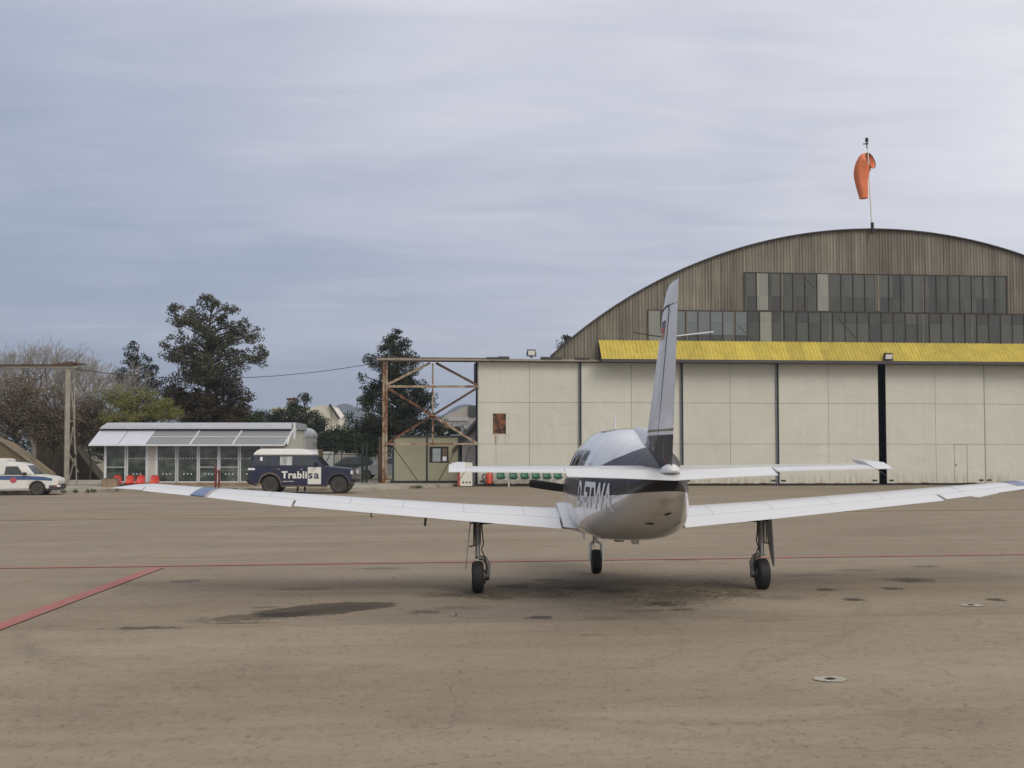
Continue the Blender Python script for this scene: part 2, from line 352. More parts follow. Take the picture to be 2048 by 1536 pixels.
# ------------------------------------------------------------------ pavement with kerb behind the apron
m_conc = mat('pale kerb concrete', (.36, .33, .26), .9, var=.25, vscale=1.5, bump=.3, bscale=12, dirt=(.16, .13, .08), dscale=.6, dth=.5)
kp = [(-500, 993), (60, 987.5), (200, 984.5), (480, 982.3), (690, 982), (770, 980), (850, 976), (922, 972.5)]
kg = [ground(*p) for p in kp]; out = [(p.x, p.y) for p in kg] + [(kg[-1].x + .0, 75), (kg[0].x, 75)]
o = MB().prism(out, lambda x, y: (x, y, -.1), lambda x, y: (x, y, .13)).build('pavement', m_conc, bevel=.02); kind(o, 'structure')
# hills
m_hill = mat('hill scrub', (.055, .062, .050), .95, var=.3, vscale=.01)
mb = MB(); prof = []
rr = random.Random(3)
for i in range(161):
    px = 300 + i * 9
    h = 33 * math.exp(-((px - 688) / 48) ** 2) + 34 * math.exp(-((px - 935) / 52) ** 2) + 60 * sstep(300, 560, px) * (1 - sstep(1100, 1500, px))
    h += 5 * noise.noise(Vector((px * .021, 0, 0)))
    p = at(px, 900, 1500); prof.append((p.x, h / F * 1500 + 1.9))
vs = []
for k_, (yy, f) in enumerate(((1250, 0), (1330, .38), (1420, .78), (1500, 1), (1650, .5), (1800, 0))):
    for (x, h) in prof: vs.append((x, yy, h * f * (1 + .10 * noise.noise(Vector((x * .012, yy * .012, 1)))) - .5))
nn = len(prof); mb.add(vs, [(j * nn + i, j * nn + i + 1, (j + 1) * nn + i + 1, (j + 1) * nn + i) for j in range(5) for i in range(nn - 1)])
kind(mb.build('hills', m_hill, smooth=R(80)), 'structure')


# ================================================================== HANGAR
P0 = at(957, 972, 66); P0.z = 0
HY = R(6)
HD = Vector((math.cos(HY), math.sin(HY), 0)); HN = Vector((math.sin(HY), -math.cos(HY), 0))     # along the front; out of the front
def fac(px, py, out=0.0):
    """photograph pixel -> (metres along the front, height) on the plane 'out' metres in front of the doors"""
    d = ray(px, py); q = P0 + HN * out
    t_ = (q - CAM).dot(HN) / d.dot(HN); p = CAM + d * t_
    return (p - P0).dot(HD), p.z
hangar = thing('hangar', 'large barrel roofed hangar with pale sliding doors, brown corrugated gable and yellow awning', 'hangar', tuple(P0), HY)
# local frame: x along the front, y into the building, z up
def door_mat():
    m = bpy.data.materials.new('pale weathered door paint'); m.use_nodes = True; t = m.node_tree; b = t.nodes['Principled BSDF']
    tcn = N(t, 'ShaderNodeTexCoord'); v = tcn.outputs['Object']; s_ = N(t, 'ShaderNodeSeparateXYZ'); L(t, v, s_.inputs[0])
    a = NOISE(t, v, .45, 5, .6, .4); g = NOISE(t, v, 7, 5, .7); st = NOISE(t, SCALE(t, v, (3.2, 1, .16)), 1.6, 5, .65)
    wn = N(t, 'ShaderNodeTexWhiteNoise', noise_dimensions='1D'); L(t, M(t, 'FLOOR', M(t, 'MULTIPLY', s_.outputs[0], 1 / 2.62)), wn.inputs['W'])
    k_ = M(t, 'ADD', M(t, 'ADD', M(t, 'MULTIPLY', a, .22), M(t, 'MULTIPLY', g, .10)), M(t, 'ADD', M(t, 'MULTIPLY', st, .14), M(t, 'MULTIPLY', wn.outputs['Value'], .06)))
    k_ = M(t, 'ADD', k_, .74); kc = N(t, 'ShaderNodeCombineColor'); [L(t, k_, kc.inputs[i]) for i in range(3)]
    c = MIX(t, 1, (.565, .552, .468), kc.outputs[0], 'MULTIPLY')
    # rusty grime runs that start at the foot of the sheets
    foot = M(t, 'MULTIPLY', RAMP(t, s_.outputs[2], [(.08, 1), (.75, 0)]), RAMP(t, st, [(.44, 0), (.62, 1)]))
    c = MIX(t, M(t, 'MULTIPLY', foot, .7), c, (.30, .22, .12)); spots = RAMP(t, NOISE(t, v, 2.4, 7, .75), [(.70, 0), (.76, 1)])
    c = MIX(t, M(t, 'MULTIPLY', spots, .6), c, (.36, .30, .18))
    L(t, c, b.inputs['Base Color']); b.inputs['Roughness'].default_value = .6
    bn = N(t, 'ShaderNodeBump'); bn.inputs['Strength'].default_value = .7; bn.inputs['Distance'].default_value = .08; L(t, NOISE(t, v, .75, 3, .5, .6), bn.inputs['Height']); L(t, bn.outputs[0], b.inputs['Normal'])
    return m
m_door = door_mat()
m_doorb = mat('door edge dark', (.035, .036, .036), .8, var=.2)
m_dedge = mat('door edge grey', (.22, .23, .24), .6, var=.1)
m_dark = mat('hangar interior', (.010, .010, .011), .9, var=0)
m_rust = mat('rust', (.17, .068, .030), .85, var=.5, vscale=5, dirt=(.03, .02, .016), dscale=3.4, dth=.44)
m_rustl = mat('rust streak', (.36, .27, .14), .85, var=.35, vscale=6)
m_yel = mat('yellow awning', (.53, .41, .07), .65, var=.16, vscale=3, stretch=(1, 1, .3), dirt=(.20, .14, .05), dscale=2.4, dth=.66)
t = m_yel.node_tree; b = t.nodes['Principled BSDF']; src = b.inputs['Base Color'].links[0].from_socket      # each sheet of the awning faded differently
tcn = N(t, 'ShaderNodeTexCoord'); s_ = N(t, 'ShaderNodeSeparateXYZ'); L(t, tcn.outputs['Object'], s_.inputs[0]); wn = N(t, 'ShaderNodeTexWhiteNoise', noise_dimensions='1D'); L(t, M(t, 'FLOOR', M(t, 'MULTIPLY', s_.outputs[0], 1 / .9)), wn.inputs['W'])
kk = M(t, 'ADD', .84, M(t, 'MULTIPLY', wn.outputs['Value'], .24)); kc = N(t, 'ShaderNodeCombineColor'); [L(t, kk, kc.inputs[i]) for i in range(3)]
L(t, MIX(t, 1, src, kc.outputs[0], 'MULTIPLY'), b.inputs['Base Color'])
m_roof = mat('roof edge', (.06, .055, .05), .8, var=.2)
def corr_mat():
    m = bpy.data.materials.new('weathered corrugated sheet'); m.use_nodes = True; t = m.node_tree; b = t.nodes['Principled BSDF']
    tcn = N(t, 'ShaderNodeTexCoord'); v = tcn.outputs['Object']
    s1 = NOISE(t, SCALE(t, v, (5.0, 1, .10)), 2.2, 4, .7); s2 = NOISE(t, SCALE(t, v, (.8, 1, .12)), 1.2, 3, .5); s3 = NOISE(t, v, .5, 4, .6)
    f = M(t, 'ADD', M(t, 'ADD', M(t, 'MULTIPLY', s1, .55), M(t, 'MULTIPLY', s2, .2)), M(t, 'MULTIPLY', s3, .25))
    c = RAMP(t, f, [(.33, (.105, .094, .074)), (.46, (.18, .163, .128)), (.57, (.255, .23, .182)), (.68, (.41, .365, .285))])
    sp_ = N(t, 'ShaderNodeSeparateXYZ'); L(t, v, sp_.inputs[0])
    # sheets hung side by side differ slightly in tone
    cell = M(t, 'FLOOR', M(t, 'MULTIPLY', sp_.outputs[0], 1 / 1.06)); wn = N(t, 'ShaderNodeTexWhiteNoise', noise_dimensions='1D'); L(t, cell, wn.inputs['W'])
    kk = M(t, 'ADD', .86, M(t, 'MULTIPLY', wn.outputs['Value'], .26)); kc = N(t, 'ShaderNodeCombineColor'); [L(t, kk, kc.inputs[i]) for i in range(3)]
    L(t, MIX(t, 1, c, kc.outputs[0], 'MULTIPLY'), b.inputs['Base Color']); b.inputs['Roughness'].default_value = .9; b.inputs['Specular IOR Level'].default_value = .2
    return m
m_corr = corr_mat()
tc_ = fac(1765, 800)[0]                      # centre of the doors
ztop = fac(1300, 724)[1]                     # top of the doors
zc = fac(1745, 458)[1]                       # crown of the arch
zspr = fac(1105, 712)[1]; tspr = fac(1103, 712)[0]
hc = tc_ - tspr; rise = zc - zspr; RA = (hc * hc + rise * rise) / (2 * rise)
def arch(x): return zc - RA + math.sqrt(max(0, RA * RA - (x - tc_) ** 2))
# door leaves
edges = [fac(957, 800)[0], fac(1163, 800)[0], fac(1366, 800)[0], fac(1556, 800)[0], fac(1756.5, 800)[0]]
gapr = fac(1771.5, 800)[0]
leaves = [(edges[0], edges[1], .39), (edges[1], edges[2], .26), (edges[2], edges[3], .13), (edges[3], edges[4], 0)]
wleaf = edges[4] - edges[3]
for i in range(4): leaves.append((gapr + i * wleaf, gapr + (i + 1) * wleaf, [0, .13, .26, .39][i]))
zh = [.10, fac(1200, 888)[1], fac(1200, 805)[1], ztop - .03]
def leaf(x0, x1, dy, label=None):
    mb = MB(); xm = (x0 + x1) / 2; g = .008
    for a, b_ in ((x0, xm), (xm, x1)):
        for z0, z1 in zip(zh[:-1], zh[1:]):
            mb.span((a + g, dy, z0 + g), (b_ - g, dy + .03, z1 - g))
    o = mb.build('sliding_door', m_door, hangar, label=label)
    e = MB(); e.span((x0 + .004, dy + .031, .1), (x1 - .004, dy + .12, ztop - .03)); e.build('door_core', m_doorb, o)
    e = MB(); s = -1 if x0 < tc_ - 1 else 1; xe = x0 if s < 0 else x1
    e.span((xe - .02, dy - .012, .10), (xe + .02, dy + .10, ztop - .03)); e.build('edge_strip', m_dedge, o)
    e = MB()
    for xx in (x0 + .25, x1 - .25): e.span((xx - .12, dy - .02, .22), (xx + .12, dy - .002, .30))
    each(e, 'roller_box', m_black, o)
    e = MB()                                   # rusty lower edge
    for j in range(7):
        q0 = x0 + .1 + rnd.random() * (x1 - x0 - 1); q1 = q0 + .2 + rnd.random() * .6
        e.span((q0, dy - .004, .105), (q1, dy - .001, .13 + .03 * rnd.random()))
    for j in range(3):
        q0 = x0 + .1 + rnd.random() * (x1 - x0 - 1); q1 = q0 + .1 + rnd.random() * .35; zq = zh[rnd.choice((1, 2))]
        e.span((q0, dy - .004, zq - .012), (q1, dy - .001, zq + .012))
    each(e, 'rust_mark', m_rustl, o)
    return o
ld = [leaf(a, b_, dy) for a, b_, dy in leaves]
# dark strips stand in for the shadow line between staggered leaves
for i in range(3):
    xg = leaves[i][1]; MB().span((xg - .10, leaves[i][2] - .09, .08), (xg - .01, leaves[i][2] - .002, ztop - .04)).build('door_post', m_dedge, hangar)
    MB().span((xg - .035, leaves[i][2] - .16, .08), (xg + .035, leaves[i][2] - .10, ztop - .04)).build('door_shadow_line', m_doorb, hangar)
# wicket door outline on the fifth leaf
wx0, wz1 = fac(1908, 889); wx1 = fac(1934, 889)[0]; mb = MB()
for a, b_ in (((wx0, -.012, .15), (wx0 + .018, -.001, wz1)), ((wx1 - .02, -.012, .15), (wx1, -.001, wz1)), ((wx0, -.012, wz1), (wx1, -.001, wz1 + .022)), ((wx0 + .06, -.03, 1.02), (wx0 + .12, -.001, 1.12))): mb.span(a, b_)
mb.build('wicket_door', mat('wicket joint', (.22, .21, .18), .8, var=.2), ld[4])
# rusty hatch with its streaks on the first leaf
hx0, hz0 = fac(986, 867, -.35); hx1, hz1 = fac(1012, 827, -.35)
MB().span((hx0, .365, hz0), (hx1, .388, hz1)).build('rusty_hatch', m_rust, ld[0])
fr = MB()
for a, b_ in (((hx0 - .05, .37, hz0 - .05), (hx0, .387, hz1 + .05)), ((hx1, .37, hz0 - .05), (hx1 + .05, .387, hz1 + .05)), ((hx0, .37, hz1), (hx1, .387, hz1 + .05))): fr.span(a, b_)
fr.build('hatch_frame', mat('hatch frame', (.56, .53, .45), .7), ld[0])
st = MB()
for xq, wq, zq in ((hx0 + .1, .05, zh[1]), (hx0 + .22, .03, zh[1] + .1), (hx0 + .15, .02, .4), (hx1 - .03, .02, zh[1] - .05), (hx1 + .15, .012, zh[1])):
    st.span((xq, .385, zq), (xq + wq, .389, hz0 - .05 if xq < hx1 else hz0 - .02))
st.build('rust_streak', m_rustl, ld[0])
# near-black sheet stands in for the unlit inside, floor rail
MB().span((-.05, 1.2, .02), (2 * tc_ + .05, 1.3, ztop)).build('dark_inside_sheet', m_dark, hangar)
MB().span((-1, -.15, .004), (2 * tc_ + 1, .9, .05)).build('floor_rail', m_dsteel, hangar)
# beam over the doors
MB().span((-5.2, -.06, ztop), (2 * tc_ + 5.2, 1.2, ztop + .10)).build('track_beam', mat('old beam', (.30, .27, .22), .8, var=.3, vscale=2, dirt=(.14, .07, .03), dscale=2, dth=.52), hangar)
# corrugated gable in columns, leaving the window bands open
wxA = fac(1298, 620)[0]; wxB = fac(1491, 543)[0]; wxC = fac(2017, 551)[0]; wxD = 2 * tc_ - wxA + .2
zA = fac(1700, 686.5)[1]; zB = fac(1700, 623)[1]; zC = fac(1700, 546)[1]
mb = MB(); x = tspr; step = .0425
while x < 2 * tc_ - tspr:
    x2 = x + step; y1 = .30 + .028 * math.sin(2 * PI * x / .17); y2 = .30 + .028 * math.sin(2 * PI * x2 / .17)
    lo = ztop + .1
    if wxB < x < wxC: lo = zC
    elif wxA < x < wxD: lo = zB
    a1, a2 = arch(x), arch(x2)
    if a1 > lo + .02: mb.add([(x, y1, lo), (x2, y2, lo), (x2, y2, a2), (x, y1, a1)], [(0, 1, 2, 3)])
    if wxA < x < wxD: mb.add([(x, y1, ztop + .1), (x2, y2, ztop + .1), (x2, y2, zA), (x, y1, zA)], [(0, 1, 2, 3)])
    x = x2
mb.build('gable_wall', m_corr, hangar)
# roof: thick curved shell projecting a little over the gable
mb = MB(); rings = []
for i in range(65):
    a0 = math.asin(hc / RA); a = PI / 2 + a0 * 1.0 - 2 * a0 * i / 64
    for_ = []
    for rr_, y_ in ((RA, .1), (RA, 40), (RA + .06, 40), (RA + .06, .1)): for_.append((tc_ + rr_ * math.cos(a) + y_ * .10, y_, zc - RA + rr_ * math.sin(a)))
    rings.append(for_)
mb.loft(rings).build('roof', m_roof, hangar, smooth=R(40))
MB().span((tspr + 4, 3, 0), (tspr + 4.2, 39.5, zspr)).build('side_wall', m_corr, hangar)
MB().span((2 * tc_ - tspr - .5, 3, 0), (2 * tc_ - tspr - .3, 39.5, zspr)).build('side_wall', m_corr, hangar)
MB().span((.0, 1.31, ztop - 1), (tspr + .3, 3.3, ztop + .05)).build('annex_roof', m_roof, hangar)
mb = MB()                                                    # small brackets and bits of flashing on the beam
for q in (.4, 1.0, 3.2, 3.5, 5.0):
    mb.span((q, -.1, ztop + .1), (q + .25 + .6 * rnd.random(), .1, ztop + .16 + .08 * rnd.random()))
mb.build('flashing', m_roof, hangar)
# windows
def winmat(name, c, c2):
    m = bpy.data.materials.new(name); m.use_nodes = True; t = m.node_tree; b = t.nodes['Principled BSDF']
    tcn = N(t, 'ShaderNodeTexCoord'); f = NOISE(t, SCALE(t, tcn.outputs['Object'], (1.5, 1, .6)), 1.3, 4, .6)
    s_ = N(t, 'ShaderNodeSeparateXYZ'); L(t, tcn.outputs['Object'], s_.inputs[0]); wn = N(t, 'ShaderNodeTexWhiteNoise', noise_dimensions='2D'); cb_ = N(t, 'ShaderNodeCombineXYZ')
    L(t, M(t, 'FLOOR', M(t, 'MULTIPLY', M(t, 'SUBTRACT', s_.outputs[0], wxA), 1 / .665)), cb_.inputs[0]); L(t, M(t, 'FLOOR', M(t, 'MULTIPLY', s_.outputs[2], .7)), cb_.inputs[1]); L(t, cb_.outputs[0], wn.inputs['Vector'])
    f = M(t, 'ADD', M(t, 'MULTIPLY', f, .55), M(t, 'MULTIPLY', wn.outputs['Value'], .42))
    L(t, RAMP(t, f, [(.25, c), (.75, c2)]), b.inputs['Base Color']); L(t, M(t, 'ADD', .18, M(t, 'MULTIPLY', wn.outputs['Value'], .3)), b.inputs['Roughness']); b.inputs['Specular IOR Level'].default_value = .5
    return m
m_wg = winmat('dusty wired glass', (.040, .043, .038), (.088, .092, .080)); m_wl = winmat('replacement translucent sheet', (.20, .205, .17), (.27, .27, .22))
m_wb = winmat('sky toned glass', (.12, .14, .145), (.16, .175, .175)); m_mull = mat('rusty mullion', (.055, .035, .025), .8, var=.3)  # opaque glass, sky tone put into the colour of the bluish panes
m_wbeam = mat('brace seen through glass', (.17, .155, .12), .8, var=.2)
def band(x0, x1, z0, z1, pw, light, name='window'):
    n = max(1, round((x1 - x0) / pw)); pw = (x1 - x0) / n
    g = MB().span((x0, .26, z0), (x1, .28, z1)).build(name, m_wg, hangar)
    fr = MB()
    for i in range(n + 1): fr.span((x0 + i * pw - .02, .22, z0), (x0 + i * pw + .02, .258, z1))
    fr.span((x0 - .03, .225, z0 - .03), (x1 + .03, .258, z0)); fr.span((x0 - .03, .225, z1), (x1 + .03, .258, z1 + .03))
    fr.build('frame', m_mull, g)
    lp = MB()
    for a, b_ in light:
        i0 = round((a - x0) / pw); lp.span((x0 + i0 * pw + .02, .24, z0 + .02), (x0 + i0 * pw + max(pw, b_ - a) - .02, .256, z1 - .02))
    if light: each(lp, 'pale_pane', m_wl, g)
    return g
zM = (zB)
up = band(wxB, wxC, zM + .03, zC - .03, .665, [(fac(1513, 580)[0], 0), (fac(1634, 580)[0], 0)])
loB = band(wxA, wxD, zA + .03, zM - .03, .665, [(wxA, 0), (fac(1513, 650)[0], 0)])
x_a = fac(1342, 650)[0]; x_b = fac(1497, 650)[0]
MB().span((x_a, .25, zA + .4), (x_b, .257, zM - .06)).build('pale_pane', m_wb, loB)
bm_ = MB()
for px in (1567, 1662, 1850, 1948): 
    q = fac(px, 580)[0]; bm_.span((q - .04, .236, zM + .05), (q + .03, .2595, zC - .05))
q = fac(1758, 580)[0]; bm_.span((q - .11, .228, zM + .06), (q + .11, .2595, zC - .05))
for (xa, ya, xb, yb) in ((1900, 557, 1855, 610), (1610, 550, 1632, 575)):
    a = fac(xa, ya); b_ = fac(xb, yb); bm_.bar((a[0], .25, a[1]), (b_[0], .25, b_[1]), .05, .014)
each(bm_, 'brace_behind_glass', m_wbeam, up)
bm_ = MB()
for px in (1376, 1470, 1567, 1662, 1850, 1948):
    q = fac(px, 650)[0]; bm_.span((q - .035, .236, zA + .05), (q + .03, .2595, zM - .05))
for (xa, ya, xb, yb) in ((1675, 628, 1720, 680), (1840, 632, 1792, 680), (2035, 645, 1995, 682), (1480, 650, 1510, 680)):
    a = fac(xa, ya); b_ = fac(xb, yb); bm_.bar((a[0], .25, a[1]), (b_[0], .25, b_[1]), .06, .014)
each(bm_, 'brace_behind_glass', m_wbeam, loB)
# yellow awning: sloping corrugated sheet with closed end
ax0, az1 = fac(1197, 680, -.2); ax1 = 2 * tc_ - ax0; aO = .80
az0 = fac(1204, 719, aO)[1]
mb = MB(); x = ax0; step = .05; rows = 4
while x < ax1:
    x2 = x + step; h1 = .022 * math.sin(2 * PI * x / .2); h2 = .022 * math.sin(2 * PI * x2 / .2)
    vs = []
    for r_ in (0, 1):
        yy = .2 - (aO + .2) * r_; z_ = az1 + (az0 - az1) * r_
        vs += [(x, yy - h1 * .5, z_ + h1), (x2, yy - h2 * .5, z_ + h2)]
    mb.add(vs, [(0, 1, 3, 2)]); x = x2
aw = mb.build('awning', m_yel, hangar)
fr = MB(); fr.span((ax0, -aO - .04, az0 - .12), (ax1, -aO - .012, az0 + .035)); fr.build('awning_gutter', m_dsteel, aw)
e = MB(); e.add([(ax0, .2, az1), (ax0, -aO, az0), (ax0, -aO, az0 - .08), (ax0, .2, az0 - .08), (ax0 + .03, .2, az1), (ax0 + .03, -aO, az0), (ax0 + .03, -aO, az0 - .08), (ax0 + .03, .2, az0 - .08)],
    [(0, 1, 2, 3), (7, 6, 5, 4), (0, 4, 5, 1), (1, 5, 6, 2), (2, 6, 7, 3), (3, 7, 4, 0)]); e.build('awning_cheek', m_dsteel, aw)
so_ = MB().span((ax0 + .05, -aO + .05, az0 - .10), (ax1, .2, az0 - .07)).build('awning_soffit', m_doorb, aw)
ds = MB()
for px, w_ in ((1275, .10), (1312, .05), (1440, .14), (1452, .08), (1700, .10)):
    q = fac(px, 700, .6)[0]; z_ = az0 + .35 * (az1 - az0); f_ = (z_ - az1) / (az0 - az1)
    ds.bar((q, .2 - (aO + .2) * (f_ - .12) - .03, z_ + .09), (q + .03, .2 - (aO + .2) * f_ - .03, z_ - .12), w_, .008)
each(ds, 'awning_mark', mat('awning mark', (.13, .10, .04), .9), aw)  # flat dark marks laid on the sheet

# floodlights (they stand on the hangar: things of their own)
def floodlight(px, py, out, label, s=1.0, tilt=.2):
    x_, z_ = fac(px, py, out); p = P0 + HD * x_ + HN * out; o = thing('floodlight', label, 'floodlight', (p.x, p.y, z_ - .22), HY, 'floodlights on the hangar front')
    rt = Matrix.Rotation(tilt, 3, 'X')
    MB().box((0, .05, .24 * s), (.44 * s, .22 * s, .32 * s), rt).build('housing', m_black, o, bevel=.02)
    MB().box((0, -.07, .22 * s), (.36 * s, .012, .24 * s), rt).build('lens', m_lamp, o)
    mb = MB(); mb.box((0, .05, .02), (.12, .12, .10)); [mb.bar((sx * .24 * s, .05, .05), (sx * .24 * s, .05, .26 * s), .025) for sx in (-1, 1)]; mb.bar((-.24 * s, .05, .05), (.24 * s, .05, .05), .025)
    mb.build('bracket', m_dsteel, o)
floodlight(1063, 706, .0, 'dark floodlight on top of the beam left of the hangar arch')
floodlight(1777, 714, aO + .05, 'floodlight with pale lens on the lower edge of the yellow awning', 1.05, .35)

# windsock on the crown
wx, wz = fac(1745, 457, .0); p = P0 + HD * wx
ws = thing('windsock', 'orange windsock hanging limp from a white pole on the hangar roof', 'windsock', (p.x, p.y, zc - .1), HY)
def wl(px, py, y=0): a = fac(px, py, -y); return Vector((a[0] - wx, y, a[1] - (zc - .1)))
m_or = mat('orange cloth', (.72, .20, .085), .8, var=.12, vscale=2.5); m_or2 = mat('orange cloth inside', (.60, .22, .10), .85, var=.1)
m_pole = mat('white pole', (.74, .74, .70), .5, var=.05)
MB().tube([(0, 0, -.1), wl(1743, 430), wl(1735, 292)], [.05, .05, .028], 10).build('pole', m_pole, ws, smooth=R(60))
MB().tube([(0, 0, -.15), wl(1744.5, 445)], .085, 10).build('pole_socket', m_black, ws)
mb = MB(); tp = wl(1733.5, 280); mb.revolve(tp - Vector((0, 0, .12)), (0, 0, 1), [(0, .05), (.05, .09), (.2, .085), (.26, .03)], 12); mb.tube([tp + Vector((-.2, 0, -.22)), tp + Vector((.08, 0, -.2))], .035, 6); mb.tube([tp + Vector((0, 0, -.45)), tp], .03, 6)
mb.build('obstruction_lamp', m_black, ws)
# cloth tube: mouth ring at the pole facing right, sagging down on the left
c0 = wl(1741, 321, -.05); nrm = Vector((.58, -.76, .28)).normalized()
path = [(c0, .45), (c0 + Vector((-.25, .05, .03)), .46), (wl(1727, 330, .1), .46), (wl(1723, 343, .15), .42), (wl(1722.5, 356, .15), .37), (wl(1724, 370, .15), .32), (wl(1726, 384, .15), .27), (wl(1727.5, 397, .15), .225)]
dirs = [-nrm, Vector((-.72, .40, -.5)), Vector((-.45, .15, -.85)), Vector((-.1, 0, -1)), Vector((.08, 0, -1)), Vector((.12, 0, -1)), Vector((.1, 0, -1)), Vector((.08, 0, -1))]
rings = []
for j, ((c, r), d) in enumerate(zip(path, dirs)):
    d = d.normalized(); ref = Vector((.3, 1, .0)); u = (ref - d * ref.dot(d)).normalized(); v = d.cross(u)
    rings.append([c + (u * math.cos(2*PI*k/32) + v * math.sin(2*PI*k/32)) * r * (1 + (.06 if 1 < j < 7 else 0) * math.sin(5 * 2*PI*k/32 + j * .6)) for k in range(32)])
mo = MB().loft(rings, cap=False).build('sock', m_or, ws, smooth=R(60))
sm = mo.modifiers.new('s', 'SUBSURF'); sm.levels = 1; sm.render_levels = 1
d = -nrm; u = (Vector((.3, 1, 0)) - d * Vector((.3, 1, 0)).dot(d)).normalized(); v = d.cross(u)
MB().tube([c0 + (u * math.cos(a) + v * math.sin(a)) * .45 for a in [2 * PI * i / 24 for i in range(25)]], .018, 6, cap=False).build('hoop', m_dsteel, ws)

# ================================================================== STEEL DOOR GANTRIES
m_rpost = mat('rusting painted steel', (.33, .27, .19), .8, var=.25, vscale=3, dirt=(.17, .062, .025), dscale=2.2, dth=.46)
m_rdark = mat('dark rusty steel', (.09, .055, .035), .85, var=.4, vscale=3)
g1 = thing('door_gantry', 'rusty cross-braced steel frame projecting left of the pale hangar doors', 'steel frame', tuple(P0), HY)
def fl(px, py, y=0.): a = fac(px, py, -y); return (a[0], y, a[1])
def member(name, a, b_, w_, m, y=.35, par=g1):
    p = fl(*a, y); q = fl(*b_, y); return MB().bar(p, q, w_, w_ * .8).build(name, m, par)
xL = fac(770, 850)[0]
mb = MB(); mb.span((xL - .13, .27, 0), (xL - .02, .43, ztop - .01)); mb.span((xL + .03, .27, 0), (xL + .13, .43, ztop - .01)); mb.span((xL - .019, .33, 0), (xL + .029, .37, ztop - .01)); mb.build('post', m_rpost, g1)
MB().span((xL - .5, -.2, -.05), (xL + .5, .9, .16)).build('footing', m_conc, g1, bevel=.02)
member('post', (865.5, 727), (865.5, 888), .10, m_rpost)
member('post', (955, 727), (955, 972), .10, m_rdark, .8)
member('rail', (771, 773), (957, 773), .14, m_rpost); member('rail', (771, 888), (957, 888), .12, m_rpost, .25)
for a, b_, m_ in (((775, 769), (860, 726), m_rpost), ((872, 726), (956, 771), m_rdark), ((775, 776), (865, 831), m_rust), ((865, 831), (956, 888), m_rpost), ((956, 775), (865, 831), m_rdark), ((865, 831), (778, 884), m_rust)):
    member('diagonal_brace', a, b_, .15, m_, .36)
for a, b_ in (((786, 892), (837, 964)), ((916, 892), (876, 964)), ((940, 893), (918, 960))): member('strut', a, b_, .06, m_rdark, .5)
MB().bar(fl(858, 831, .25), fl(873, 831, .25), .3, .03).build('gusset_plate', m_rpost, g1)
mb = MB(); mb.span((xL - .3, .1, ztop + .10), (1.2, .5, ztop + .16)); mb.build('top_flashing', m_rdark, g1)

# left gantry of the neighbouring hangar
g2o = at(140, 974, 63); g2 = thing('door_gantry', 'plain grey steel frame with lattice leg at the far left edge', 'steel frame', (g2o.x, g2o.y, .1), 0)
m_gst = mat('weathered grey steel', (.30, .275, .22), .8, var=.25, vscale=2)
def gl(px, py, dy=0): p = at(px, py, 63 + dy); return (p.x - g2o.x, dy, p.z - .1)
zt = gl(140, 733)[2]
MB().tube([gl(131, 990), gl(134.5, 738)], .09, 6).build('post', m_gst, g2); MB().tube([gl(135.5, 990), gl(138.5, 738)], .06, 6).build('post', m_gst, g2)
MB().span((-16, -.12, zt - .08), (.3, .3, zt + .03)).build('top_beam', m_gst, g2); MB().span((-16, -.2, zt + .032), (.1, .5, zt + .10)).build('flashing', m_rdark, g2)
MB().add([(-1, -.2, zt + .10), (.0, -.2, zt + .24), (.75, -.2, zt + .10), (-1, .3, zt + .10), (0, .3, zt + .24), (.75, .3, zt + .10)], [(0, 1, 2), (5, 4, 3), (0, 3, 4, 1), (1, 4, 5, 2), (2, 5, 3, 0)]).build('cap_plate', m_rdark, g2)
for a, b_ in (((149, 742), (149, 850, )), ((139, 745), (147, 820)), ((147, 820), (149, 850)), ((147, 852), (137, 905)), ((137, 905), (157, 945)), ((148, 850), (154, 975)), ((138, 960), (153, 905)), ((138, 842), (148, 842)), ((138, 917), (150, 917))):
    MB().bar(gl(*a, .3), gl(*b_, .3), .055).build('lattice_bar', m_gst, g2)

# ================================================================== CABIN AND THINGS BEHIND THE GANTRY
m_cab = mat('cream cabin panel', (.36, .34, .235), .7, var=.06, vscale=1)
m_cabg = mat('dark green trim', (.03, .045, .04), .6, var=.1)
co = P0 + HD * fac(778, 960)[0] - HN * 2.2
cb = thing('site_cabin', 'cream flat roofed site cabin with small window behind the rusty frame', 'cabin', (co.x, co.y, .13), HY)
def cl_(px, py, y=0.): a = fac(px, py, -2.2 - y); return (a[0] - (co - P0).dot(HD), y, a[1] - .13)
a = cl_(786, 963); b_ = cl_(918, 874)
MB().span((a[0], 0, .12), (b_[0], 2.6, b_[2])).build('wall', m_cab, cb)
mb = MB(); q = cl_(854, 900)[0]
for xx in (a[0], q, b_[0]): mb.span((xx - .05, -.03, .1), (xx + .05, -.002, b_[2]))
mb.span((a[0] - .1, -.08, b_[2]), (b_[0] + .15, 2.7, b_[2] + .08)); mb.build('trim', m_cabg, cb)
MB().span((a[0] - .1, -.05, 0), (b_[0] + .1, 2.6, .118)).build('skirt', m_black, cb)
w0 = cl_(859, 925); w1 = cl_(897, 893)
wn = MB().span((w0[0], -.03, w0[2]), (w1[0], -.003, w1[2])).build('window', m_black, cb)
u0 = cl_(865, 923); u1 = cl_(881, 897); MB().span((u0[0], -.04, u0[2]), (u1[0], -.031, u1[2])).build('pane', mat('sky in pane', (.35, .40, .40), .2, var=.2), wn)  # sky in the left pane is only its base colour
u0 = cl_(885, 922); u1 = cl_(894, 897); MB().span((u0[0], -.04, u0[2]), (u1[0], -.031, u1[2])).build('pane', mat('brown pane', (.13, .09, .065), .3, var=.2), wn)
